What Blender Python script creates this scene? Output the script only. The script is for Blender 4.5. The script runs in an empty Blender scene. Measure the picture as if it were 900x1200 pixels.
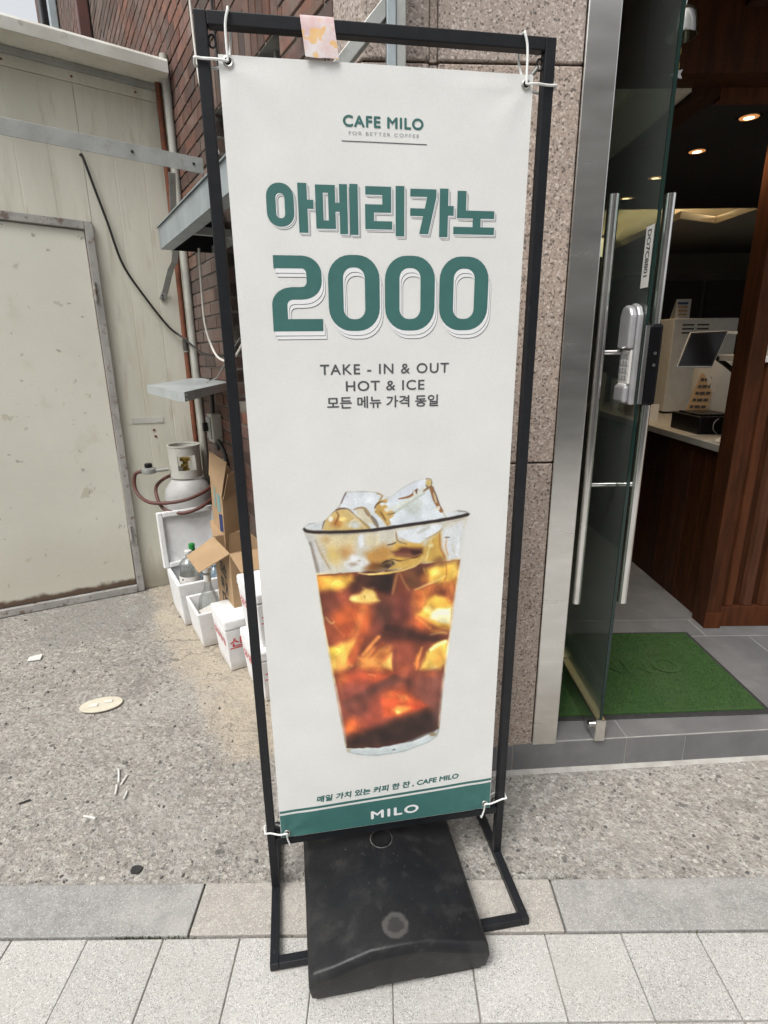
import bpy, bmesh, math, random
from mathutils import Vector, Matrix, noise
random.seed(7)
PI = math.pi
sc = bpy.context.scene
col = sc.collection

# ------------------------------------------------------------------ camera
F, PITCH, ROLL, CH = 651.7, .2865, .0115, 1.5          # focal length in px of a 900x1200 frame
cp, sp = math.cos(PITCH), math.sin(PITCH)
fw = Vector((0, cp, -sp)); dn0 = Vector((0, -sp, -cp)); rt0 = Vector((1, 0, 0))
cr, sr = math.cos(ROLL), math.sin(ROLL)
RT = cr * rt0 + sr * dn0; DN = -sr * rt0 + cr * dn0
cam = bpy.data.cameras.new('camera'); camo = bpy.data.objects.new('camera', cam); col.objects.link(camo)
cam.sensor_fit = 'HORIZONTAL'; cam.sensor_width = 36; cam.lens = F / 900 * 36; cam.clip_start = .02; cam.clip_end = 500
m = Matrix((RT, -DN, -fw)).transposed().to_4x4(); m.translation = (0, 0, CH); camo.matrix_world = m
sc.camera = camo

# ------------------------------------------------------------------ light
SUN_EL, SUN_AZ = math.radians(58), math.radians(215)   # azimuth clockwise from +Y: behind and left of the viewer
w = bpy.data.worlds.new('World'); sc.world = w; w.use_nodes = True
nt = w.node_tree; nt.nodes.clear()
sky = nt.nodes.new('ShaderNodeTexSky'); sky.sky_type = 'NISHITA'; sky.sun_disc = False
sky.sun_elevation = SUN_EL; sky.sun_rotation = SUN_AZ; sky.dust_density = 4; sky.air_density = 1.2; sky.ozone_density = 1
hs = nt.nodes.new('ShaderNodeHueSaturation'); hs.inputs['Saturation'].default_value = .16
bg = nt.nodes.new('ShaderNodeBackground'); bg.inputs['Strength'].default_value = .15
wo = nt.nodes.new('ShaderNodeOutputWorld')
nt.links.new(sky.outputs[0], hs.inputs['Color']); nt.links.new(hs.outputs[0], bg.inputs[0]); nt.links.new(bg.outputs[0], wo.inputs[0])
sl = bpy.data.lights.new('sun', 'SUN'); sl.energy = 1.5; sl.angle = math.radians(24); sl.color = (1, .97, .92)
so = bpy.data.objects.new('sun', sl); col.objects.link(so)
sd = Vector((math.sin(SUN_AZ) * math.cos(SUN_EL), math.cos(SUN_AZ) * math.cos(SUN_EL), math.sin(SUN_EL)))
so.rotation_euler = (-sd).to_track_quat('-Z', 'Y').to_euler()
sc.view_settings.view_transform = 'Standard'; sc.view_settings.look = 'None'; sc.view_settings.gamma = 1
sc.view_settings.use_curve_mapping = False; sc.view_settings.exposure = 0.6
sc.cycles.max_bounces = 8; sc.cycles.transparent_max_bounces = 16

# ------------------------------------------------------------------ pixel -> place
def ray(x, y): return RT * ((x - 450) / F) + DN * ((y - 600) / F) + fw
def ground(x, y, z=0.):
    d = ray(x, y); return Vector((0, 0, CH)) + d * ((z - CH) / d.z)
def at(x, y, Y):
    d = ray(x, y); return Vector((0, 0, CH)) + d * (Y / d.y)
def project(p):
    q = Vector(p) - Vector((0, 0, CH)); zc = q.dot(fw)
    if zc < .05: return (-9999, -9999, zc)
    return (450 + F * q.dot(RT) / zc, 600 + F * q.dot(DN) / zc, zc)

# ------------------------------------------------------------------ materials
MATS = {}
def mat(name, base, var=None, scale=20, rough=.6, bump=0., bscale=None, metal=0., layers=(), rand=0., spec=.5, rvar=0., emit=0., coat=0., stretch=(1, 1, 1), detail=6, alpha=None):
    m = bpy.data.materials.new(name); m.use_nodes = True; MATS[name] = m
    t = m.node_tree; N = t.nodes; L = t.links
    b = N['Principled BSDF']
    geo = N.new('ShaderNodeNewGeometry')
    mp = N.new('ShaderNodeMapping'); mp.inputs['Scale'].default_value = stretch
    L.new(geo.outputs['Position'], mp.inputs[0]); pos = mp.outputs[0]
    def nz(s, d=detail, dist=0):
        n = N.new('ShaderNodeTexNoise'); n.inputs['Scale'].default_value = s; n.inputs['Detail'].default_value = d
        n.inputs['Distortion'].default_value = dist; n.inputs['Roughness'].default_value = .6
        L.new(pos, n.inputs['Vector']); return n.outputs['Fac']
    def rng(v, lo, hi):
        r = N.new('ShaderNodeMapRange'); r.inputs[1].default_value = lo; r.inputs[2].default_value = hi
        r.interpolation_type = 'SMOOTHSTEP'; L.new(v, r.inputs[0]); return r.outputs[0]
    def mix(f, a, c):
        x = N.new('ShaderNodeMix'); x.data_type = 'RGBA'
        if isinstance(f, (int, float)): x.inputs[0].default_value = f
        else: L.new(f, x.inputs[0])
        for i, s in ((6, a), (7, c)):
            if isinstance(s, tuple): x.inputs[i].default_value = (*s[:3], 1)
            else: L.new(s, x.inputs[i])
        return x.outputs[2]
    def mth(op, a, c=0.):
        x = N.new('ShaderNodeMath'); x.operation = op
        for i, s in ((0, a), (1, c)):
            if isinstance(s, (int, float)): x.inputs[i].default_value = s
            else: L.new(s, x.inputs[i])
        return x.outputs[0]
    c = base
    if var: c = mix(rng(nz(scale), .32, .68), base, var)
    for ly in layers:
        k = ly.get('kind', 'noise'); fac = ly.get('fac', 1.)
        if k == 'noise':
            f = rng(nz(ly['scale'], ly.get('detail', 4), ly.get('dist', 0)), ly['lo'], ly['hi'])
        elif k == 'cells':           # stones in a matrix: each cell keeps its own tone
            v = N.new('ShaderNodeTexVoronoi'); v.inputs['Scale'].default_value = ly['scale']; v.inputs['Randomness'].default_value = 1
            L.new(pos, v.inputs['Vector'])
            sx = N.new('ShaderNodeSeparateColor'); L.new(v.outputs['Color'], sx.inputs[0])
            r = N.new('ShaderNodeValToRGB'); r.color_ramp.interpolation = 'CONSTANT'
            els = ly['tones']; e = r.color_ramp.elements
            while len(e) < len(els): e.new(.5)
            for i, (p_, q) in enumerate(els): e[i].position = p_; e[i].color = (*q, 1)
            L.new(sx.outputs[0], r.inputs[0])
            lim = mth('MULTIPLY', sx.outputs[1], ly['size'])
            f = rng(mth('SUBTRACT', lim, v.outputs['Distance']), 0, .06)
            c = mix(mth('MULTIPLY', f, fac), c, r.outputs[0]); continue
        elif k == 'low':             # dirt or rust that climbs from a height
            s = N.new('ShaderNodeSeparateXYZ'); L.new(geo.outputs['Position'], s.inputs[0])
            f = rng(mth('ADD', s.outputs[2], mth('MULTIPLY', mth('SUBTRACT', nz(ly['scale']), .5), ly['wob'])), ly['hi'], ly['lo'])
        elif k == 'band':            # region around a line on the ground with ragged edge
            s = N.new('ShaderNodeSeparateXYZ'); L.new(geo.outputs['Position'], s.inputs[0])
            a_, b_, c_ = ly['line']
            f = mth('ADD', mth('ADD', mth('MULTIPLY', s.outputs[0], a_), mth('MULTIPLY', s.outputs[1], b_)), c_)
            f = mth('ADD', f, mth('MULTIPLY', mth('SUBTRACT', nz(ly['scale']), .5), ly['wob']))
            f = rng(f, ly['lo'], ly['hi'])
            if 'ymin' in ly:
                f = mth('MULTIPLY', f, rng(mth('ADD', s.outputs[1], mth('MULTIPLY', mth('SUBTRACT', nz(7), .5), .35)), ly['ymin'], ly['ymin'] + .12))
        elif k == 'disc':
            s = N.new('ShaderNodeVectorMath'); s.operation = 'DISTANCE'; L.new(geo.outputs['Position'], s.inputs[0]); s.inputs[1].default_value = ly['at']
            f = rng(mth('ADD', s.outputs['Value'], mth('MULTIPLY', mth('SUBTRACT', nz(ly['scale']), .5), ly['wob'])), ly['hi'], ly['lo'])
        elif k == 'crack':
            v = N.new('ShaderNodeTexVoronoi'); v.feature = 'DISTANCE_TO_EDGE'; v.inputs['Scale'].default_value = ly['scale']
            n_ = N.new('ShaderNodeTexNoise'); n_.inputs['Scale'].default_value = 6; n_.inputs['Detail'].default_value = 6; L.new(pos, n_.inputs['Vector'])
            vm = N.new('ShaderNodeVectorMath'); vm.operation = 'MULTIPLY_ADD'; L.new(n_.outputs['Color'], vm.inputs[0]); vm.inputs[1].default_value = (.5, .5, 0); L.new(pos, vm.inputs[2])
            L.new(vm.outputs[0], v.inputs['Vector']); f = rng(v.outputs['Distance'], ly['hi'], ly['lo'])
        elif k == 'wave':
            x = N.new('ShaderNodeTexWave'); x.inputs['Scale'].default_value = ly['scale']; x.inputs['Distortion'].default_value = ly.get('dist', 4)
            x.inputs['Detail'].default_value = 3; x.bands_direction = ly.get('dir', 'X'); L.new(pos, x.inputs['Vector']); f = rng(x.outputs['Fac'], ly['lo'], ly['hi'])
        if 'break_' in ly: f = mth('MULTIPLY', f, rng(nz(ly['break_']), .4, .6))
        c = mix(mth('MULTIPLY', f, fac) if fac != 1 else f, c, ly['color'])
    if rand:
        oi = N.new('ShaderNodeObjectInfo'); h = N.new('ShaderNodeHueSaturation')
        r = N.new('ShaderNodeMapRange'); r.inputs[3].default_value = 1 - rand; r.inputs[4].default_value = 1 + rand
        L.new(oi.outputs['Random'], r.inputs[0]); L.new(r.outputs[0], h.inputs['Value'])
        r2 = N.new('ShaderNodeMapRange'); r2.inputs[3].default_value = .85; r2.inputs[4].default_value = 1.1
        L.new(mth('FRACT', mth('MULTIPLY', oi.outputs['Random'], 7.31)), r2.inputs[0]); L.new(r2.outputs[0], h.inputs['Saturation'])
        if isinstance(c, tuple): h.inputs['Color'].default_value = (*c, 1)
        else: L.new(c, h.inputs['Color'])
        c = h.outputs[0]
    if isinstance(c, tuple): b.inputs['Base Color'].default_value = (*c, 1)
    else: L.new(c, b.inputs['Base Color'])
    b.inputs['Roughness'].default_value = rough; b.inputs['Metallic'].default_value = metal
    b.inputs['Specular IOR Level'].default_value = spec; b.inputs['Coat Weight'].default_value = coat
    if rvar:
        r = N.new('ShaderNodeMapRange'); r.inputs[3].default_value = max(0, rough - rvar); r.inputs[4].default_value = min(1, rough + rvar)
        L.new(nz(scale * 1.7), r.inputs[0]); L.new(r.outputs[0], b.inputs['Roughness'])
    if bump:
        bp = N.new('ShaderNodeBump'); bp.inputs['Strength'].default_value = 1; bp.inputs['Distance'].default_value = bump
        L.new(nz(bscale or scale * 3, 5), bp.inputs['Height']); L.new(bp.outputs[0], b.inputs['Normal'])
    if emit:
        b.inputs['Emission Color'].default_value = (*base, 1); b.inputs['Emission Strength'].default_value = emit
    m['c'] = 1
    return m
def glass(name, tint, refl=.09, rough=.0, haze=0.):
    m = bpy.data.materials.new(name); m.use_nodes = True; t = m.node_tree; N = t.nodes; L = t.links; N.clear()
    o = N.new('ShaderNodeOutputMaterial'); mx = N.new('ShaderNodeMixShader'); tr = N.new('ShaderNodeBsdfTransparent'); gl = N.new('ShaderNodeBsdfGlossy')
    tr.inputs[0].default_value = (*tint, 1); gl.inputs['Roughness'].default_value = rough
    lw = N.new('ShaderNodeLayerWeight'); lw.inputs[0].default_value = .25
    ml = N.new('ShaderNodeMath'); ml.operation = 'MULTIPLY_ADD'; ml.inputs[1].default_value = .55; ml.inputs[2].default_value = refl * .5
    L.new(lw.outputs['Fresnel'], ml.inputs[0]); L.new(ml.outputs[0], mx.inputs[0]); L.new(tr.outputs[0], mx.inputs[1]); L.new(gl.outputs[0], mx.inputs[2]); 
    df = N.new('ShaderNodeBsdfDiffuse'); df.inputs[0].default_value = (*[.35 + .45 * q for q in tint], 1); m2 = N.new('ShaderNodeMixShader'); m2.inputs[0].default_value = haze
    L.new(mx.outputs[0], m2.inputs[1]); L.new(df.outputs[0], m2.inputs[2]); L.new(m2.outputs[0], o.inputs[0])
    MATS[name] = m; return m

# grounds
GRAVEL = [(0, (.10, .095, .09)), (.16, (.30, .27, .23)), (.42, (.42, .39, .34)), (.7, (.20, .19, .175)), (.86, (.52, .49, .44))]
mat('concrete', (.335, .316, .286), (.258, .243, .22), 2.2, .92, .014, 48, layers=(
    dict(kind='noise', scale=.9, lo=.45, hi=.7, color=(.20, .19, .174), fac=.65),
    dict(kind='noise', scale=34, lo=.47, hi=.60, color=(.43, .415, .385), fac=.7),
    dict(kind='noise', scale=62, lo=.52, hi=.66, color=(.14, .134, .124), fac=.65),
    dict(kind='cells', scale=120, size=.65, tones=GRAVEL, fac=.7),
    dict(kind='cells', scale=60, size=.5, tones=GRAVEL, fac=.8),
    dict(kind='cells', scale=30, size=.36, tones=GRAVEL, fac=.8),
    dict(kind='band', line=(-.86, -.51, .86 * -1.17 + .51 * 3.59 - .46), scale=3.6, wob=.34, lo=.06, hi=-.05, ymin=1.72, color=(.45, .385, .295), fac=.72),
    dict(kind='disc', at=(-1.74, 3.0, 0), scale=3.2, wob=.7, lo=.3, hi=.315, color=(.25, .24, .22), fac=.62),
    dict(kind='noise', scale=1.7, lo=.56, hi=.60, color=(.39, .375, .345), fac=.35),
    dict(kind='noise', scale=3.7, lo=.60, hi=.68, color=(.16, .15, .137), fac=.45),
    dict(kind='crack', scale=.55, lo=.0006, hi=.0022, color=(.09, .085, .078), fac=.7, break_=1.3),
    dict(kind='noise', scale=14, lo=.5, hi=.66, color=(.23, .212, .187), fac=.4),
    dict(kind='noise', scale=130, lo=.58, hi=.68, color=(.085, .08, .074), fac=.6), dict(kind='noise', scale=260, lo=.5, hi=.72, color=(.10, .093, .085), fac=.5)))
mat('mortar_fillet', (.40, .385, .355), (.30, .285, .26), 14, .9, .003, 60)
mat('earth', (.22, .20, .18), (.28, .26, .23), 1.2, .95)
SPECK = [(0, (.17, .17, .165)), (.2, (.36, .355, .34)), (.42, (.60, .59, .565)), (.72, (.44, .432, .415))]
mat('granite_paver', (.425, .412, .385), (.37, .358, .334), 5, .85, .0008, 300, rand=.05, layers=(
    dict(kind='cells', scale=430, size=.95, tones=SPECK, fac=.75), dict(kind='cells', scale=270, size=.62, tones=SPECK, fac=.6), dict(kind='noise', scale=19, lo=.5, hi=.7, color=(.44, .43, .405), fac=.35),
    dict(kind='noise', scale=3.1, lo=.5, hi=.75, color=(.40, .385, .35), fac=.6), dict(kind='noise', scale=11, lo=.62, hi=.72, color=(.33, .315, .285), fac=.4)))
mat('kerb_grey', (.31, .302, .288), (.245, .24, .23), 14, .8, .0008, 200, rand=.03, layers=(
    dict(kind='cells', scale=300, size=.9, tones=[(0, (.165, .162, .156)), (.3, (.42, .412, .395)), (.65, (.26, .255, .245))], fac=.65), dict(kind='noise', scale=40, lo=.52, hi=.66, color=(.195, .192, .186), fac=.5),
    dict(kind='noise', scale=2.3, lo=.48, hi=.7, color=(.42, .40, .37), fac=.5)))
mat('kerb_tan', (.39, .365, .33), (.32, .30, .27), 6, .85, .001, 200, layers=(
    dict(kind='noise', scale=24, lo=.52, hi=.66, color=(.27, .255, .23), fac=.5), dict(kind='cells', scale=300, size=.9, tones=[(0, (.22, .21, .2)), (.3, (.52, .49, .45)), (.65, (.33, .31, .28))], fac=.65),))
mat('joint_sand', (.20, .185, .165), (.30, .28, .25), 30, .95, .002, 120)
mat('moss', (.05, .075, .025), (.09, .1, .04), 60, .9)
# building
PINK = [(0, (.06, .05, .045)), (.17, (.30, .235, .195)), (.45, (.42, .345, .295)), (.68, (.23, .185, .155)), (.82, (.55, .48, .43))]
mat('pink_granite', (.37, .305, .26), (.31, .255, .22), 3, .75, .0012, 220, rand=.03, layers=(
    dict(kind='cells', scale=250, size=.95, tones=PINK, fac=.7), dict(kind='cells', scale=165, size=.85, tones=PINK, fac=.75), dict(kind='cells', scale=110, size=.55, tones=PINK, fac=.7),
    dict(kind='noise', scale=1.7, lo=.5, hi=.75, color=(.24, .205, .18), fac=.4)))
mat('granite_joint', (.11, .095, .085), (.16, .14, .125), 30, .9)
mat('brick', (.155, .066, .044), (.09, .05, .037), 26, .9, .002, 150, rand=.42, layers=(
    dict(kind='noise', scale=9, lo=.5, hi=.68, color=(.15, .115, .092), fac=.6), dict(kind='noise', scale=1.1, lo=.42, hi=.62, color=(.10, .078, .064), fac=.75)))
mat('mortar', (.09, .08, .07), (.19, .172, .15), 12, .95, .002, 120)
mat('dark_opening', (.012, .012, .013), None, rough=.6)
mat('steel', (.74, .725, .70), (.64, .63, .605), 3, .24, metal=1, rvar=.1, stretch=(1, 1, 5))
mat('chrome', (.72, .71, .69), (.6, .59, .575), 8, .16, metal=1)
mat('tile', (.15, .15, .153), (.115, .115, .118), 5, .55, .0006, 90, rand=.08, rvar=.12, layers=(dict(kind='noise', scale=9, lo=.52, hi=.75, color=(.20, .195, .19), fac=.5),))
mat('grout', (.36, .35, .33), (.28, .27, .25), 18, .9)
glass('door_glass', (.72, .79, .75), .10, haze=.045)
mat('glass_edge', (.008, .022, .018), None, rough=.08)
mat('wood', (.060, .0205, .0085), (.032, .012, .0055), 7, .55, .0008, 60, stretch=(6, 6, .7), rand=.22, rvar=.1, spec=.12)
mat('wood_front', (.088, .031, .0135), (.055, .020, .0095), 6, .55, .0008, 60, stretch=(6, 6, .7), rand=.12, rvar=.1, spec=.14)
mat('black_ceiling', (.012, .010, .009), None, rough=.8)
mat('cream_paint', (.50, .45, .36), None, rough=.8)
mat('wall_dark', (.025, .022, .02), (.04, .036, .03), 4, .7)
mat('counter_top', (.42, .40, .36), (.36, .34, .3), 20, .4)
mat('black_plastic', (.006, .006, .007), (.010, .010, .011), 40, .4, spec=.3, rvar=.1)
mat('white_plastic', (.62, .61, .58), (.56, .55, .52), 12, .4)
mat('off_white', (.68, .66, .62), (.62, .60, .56), 18, .6)
mat('silver_plastic', (.42, .42, .43), (.36, .36, .37), 30, .3, metal=.35)
mat('screen', (.008, .008, .009), None, rough=.2, spec=.2)
mat('paper', (.66, .65, .62), (.6, .59, .56), 25, .75)
mat('ink', (.035, .034, .036), None, rough=.7)
mat('lamp_glow', (1, .70, .40), None, emit=5)
mat('lamp_rim_glow', (1, .42, .14), None, emit=.35)
mat('cove_glow', (1, .80, .50), None, emit=28)
mat('globe_glow', (1, .80, .50), None, emit=1.5)
mat('mat_green', (.026, .078, .012), (.017, .054, .008), 40, .95, .004, 420, layers=(dict(kind='noise', scale=260, lo=.5, hi=.7, color=(.05, .115, .024), fac=.6), dict(kind='noise', scale=5, lo=.45, hi=.7, color=(.045, .085, .025), fac=.55)))
mat('rubber', (.018, .018, .019), (.03, .03, .03), 60, .7)
# shed
mat('shed_panel', (.68, .67, .575), (.60, .59, .50), 1.6, .5, .0008, 14, rvar=.1, stretch=(3, 3, .45), layers=(
    dict(kind='noise', scale=2.6, lo=.52, hi=.74, color=(.46, .43, .33), fac=.55), dict(kind='noise', scale=7, lo=.58, hi=.72, color=(.40, .36, .27), fac=.4), dict(kind='low', lo=.02, hi=.28, scale=5, wob=.25, color=(.25, .22, .165), fac=.7),
    dict(kind='noise', scale=33, lo=.70, hi=.76, color=(.17, .13, .09), fac=.5)))
mat('shed_door', (.69, .685, .605), (.62, .615, .54), 1.4, .45, .0006, 10, rvar=.1, layers=(
    dict(kind='noise', scale=3.2, lo=.58, hi=.70, color=(.55, .52, .40), fac=.5), dict(kind='noise', scale=7.5, lo=.675, hi=.70, color=(.44, .41, .31), fac=.6), dict(kind='noise', scale=17, lo=.66, hi=.69, color=(.27, .25, .20), fac=.7), dict(kind='noise', scale=70, lo=.70, hi=.74, color=(.2, .18, .15), fac=.6),
    dict(kind='low', lo=.2, hi=.6, scale=3, wob=.5, color=(.52, .49, .40), fac=.5), dict(kind='low', lo=.072, hi=.10, scale=9, wob=.09, color=(.085, .045, .025), fac=.95)))
mat('door_frame', (.40, .39, .37), (.28, .27, .255), 9, .5, .001, 40, layers=(dict(kind='noise', scale=21, lo=.55, hi=.66, color=(.13, .085, .055), fac=.8),))
mat('eave_white', (.55, .55, .51), (.44, .43, .39), 5, .6, .001, 40, layers=(dict(kind='noise', scale=11, lo=.62, hi=.75, color=(.24, .22, .185), fac=.6),))
mat('galvanised', (.38, .39, .375), (.29, .30, .285), 9, .5, .0006, 40, metal=.35, rvar=.12, layers=(dict(kind='noise', scale=17, lo=.56, hi=.74, color=(.22, .20, .165), fac=.6),))
mat('zinc_blue', (.40, .455, .475), (.31, .355, .375), 6, .42, metal=.4, rvar=.12)
mat('tray_paint', (.38, .41, .41), (.30, .33, .335), 5, .4, rvar=.1)
mat('rust_pipe', (.20, .062, .028), (.125, .045, .024), 22, .75, .001, 90)
mat('copper_tape', (.06, .055, .05), None, rough=.5)
mat('pvc', (.44, .44, .40), (.34, .33, .29), 8, .55)
mat('brown_pipe', (.105, .038, .03), (.08, .032, .026), 6, .5)
mat('black_cable', (.014, .013, .013), None, rough=.5)
mat('white_cable', (.62, .60, .55), None, rough=.45)
mat('cylinder_grey', (.46, .46, .455), (.38, .375, .365), 5, .5, .0006, 40, rvar=.1, layers=(dict(kind='noise', scale=14, lo=.6, hi=.72, color=(.25, .20, .15), fac=.6),))
mat('hose', (.115, .038, .028), (.085, .03, .025), 20, .5)
mat('brass', (.35, .24, .06), None, rough=.4, metal=.8)
mat('foam', (.78, .785, .79), (.72, .725, .73), 30, .75, .0012, 160, layers=(dict(kind='noise', scale=9, lo=.6, hi=.75, color=(.6, .59, .56), fac=.5), dict(kind='noise', scale=33, lo=.66, hi=.70, color=(.5, .49, .46), fac=.5), dict(kind='low', lo=.0, hi=.06, scale=14, wob=.06, color=(.46, .42, .35), fac=.6)))
mat('red_print', (.55, .035, .055), (.62, .2, .2), 90, .7)
mat('cardboard', (.40, .27, .155), (.355, .235, .13), 9, .85, .0004, 120, layers=(dict(kind='noise', scale=4, lo=.5, hi=.75, color=(.46, .325, .2), fac=.5),))
mat('cardboard_inside', (.34, .235, .14), (.30, .205, .12), 9, .9)
mat('blue_print', (.02, .04, .14), None, rough=.7)
mat('teal_print', (.18, .30, .30), None, rough=.8)
glass('bottle_glass', (.93, .95, .94), .2, haze=.06)
mat('cap_white', (.7, .7, .69), None, rough=.4)
mat('cap_green', (.02, .26, .05), None, rough=.4)
glass('water_blue', (.80, .90, .96), .18, haze=.10)
# stand
mat('black_paint', (.0085, .0095, .0115), (.012, .013, .016), 30, .42, spec=.3, rvar=.08, layers=(dict(kind='noise', scale=60, lo=.72, hi=.78, color=(.09, .085, .08), fac=.6),))
mat('tank_plastic', (.0075, .008, .0095), (.012, .0125, .014), 9, .42, .0006, 150, rvar=.1, spec=.32, layers=(
    dict(kind='disc', at=(.0168, 1.0255, .139), scale=70, wob=.014, lo=.028, hi=.036, color=(.085, .082, .076), fac=.7), dict(kind='disc', at=(.0168, 1.0255, .139), scale=90, wob=.02, lo=.016, hi=.024, color=(.022, .022, .022), fac=.8),
    dict(kind='noise', scale=16, lo=.5, hi=.72, color=(.035, .034, .033), fac=.6),
    dict(kind='noise', scale=120, lo=.66, hi=.74, color=(.09, .088, .084), fac=.6), dict(kind='noise', scale=3.4, lo=.48, hi=.75, color=(.045, .044, .042), fac=.7)))
mat('tank_dust', (.085, .082, .074), (.035, .035, .034), 55, .8, layers=(dict(kind='noise', scale=25, lo=.5, hi=.65, color=(.15, .145, .13), fac=.6),))
mat('tie', (.72, .73, .71), None, rough=.35)
mat('eyelet', (.55, .54, .51), None, rough=.28, metal=1)
mat('green_print', (.0355, .125, .115), (.04, .138, .127), 30, .6)
mat('white_print', (.74, .75, .76), None, rough=.6)
mat('grey_print', (.075, .078, .085), None, rough=.6)
mat('faint_print', (.28, .30, .30), None, rough=.6)
mat('wrap', (.62, .60, .60), (.55, .36, .35), 18, .25, layers=(dict(kind='noise', scale=38, lo=.55, hi=.6, color=(.66, .38, .08), fac=.75),))

# banner cloth: fabric tone, with a printed picture where the mesh carries one
def banner_mat():
    m = bpy.data.materials.new('banner_cloth'); m.use_nodes = True; t = m.node_tree; N = t.nodes; L = t.links; b = N['Principled BSDF']
    g = N.new('ShaderNodeNewGeometry')
    n1 = N.new('ShaderNodeTexNoise'); n1.inputs['Scale'].default_value = 9; n1.inputs['Detail'].default_value = 8
    n2 = N.new('ShaderNodeTexNoise'); n2.inputs['Scale'].default_value = 260; n2.inputs['Detail'].default_value = 3
    for n in (n1, n2): L.new(g.outputs['Position'], n.inputs['Vector'])
    r = N.new('ShaderNodeValToRGB'); r.color_ramp.elements[0].position = .3; r.color_ramp.elements[1].position = .72
    r.color_ramp.elements[0].color = (.655, .66, .645, 1); r.color_ramp.elements[1].color = (.70, .705, .69, 1)
    L.new(n1.outputs['Fac'], r.inputs[0])
    h = N.new('ShaderNodeHueSaturation'); mr = N.new('ShaderNodeMapRange'); mr.inputs[3].default_value = .94; mr.inputs[4].default_value = 1.06
    L.new(n2.outputs['Fac'], mr.inputs[0]); L.new(mr.outputs[0], h.inputs['Value']); L.new(r.outputs[0], h.inputs['Color'])
    a = N.new('ShaderNodeAttribute'); a.attribute_name = 'print'
    ai = N.new('ShaderNodeAttribute'); ai.attribute_name = 'ink'
    mx = N.new('ShaderNodeMix'); mx.data_type = 'RGBA'; L.new(ai.outputs['Fac'], mx.inputs[0]); L.new(h.outputs[0], mx.inputs[6]); L.new(a.outputs['Color'], mx.inputs[7])
    L.new(mx.outputs[2], b.inputs['Base Color']); b.inputs['Roughness'].default_value = .6
    bp = N.new('ShaderNodeBump'); bp.inputs['Distance'].default_value = .0003; L.new(n2.outputs['Fac'], bp.inputs['Height']); L.new(bp.outputs[0], b.inputs['Normal'])
    MATS['banner_cloth'] = m
banner_mat()

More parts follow.
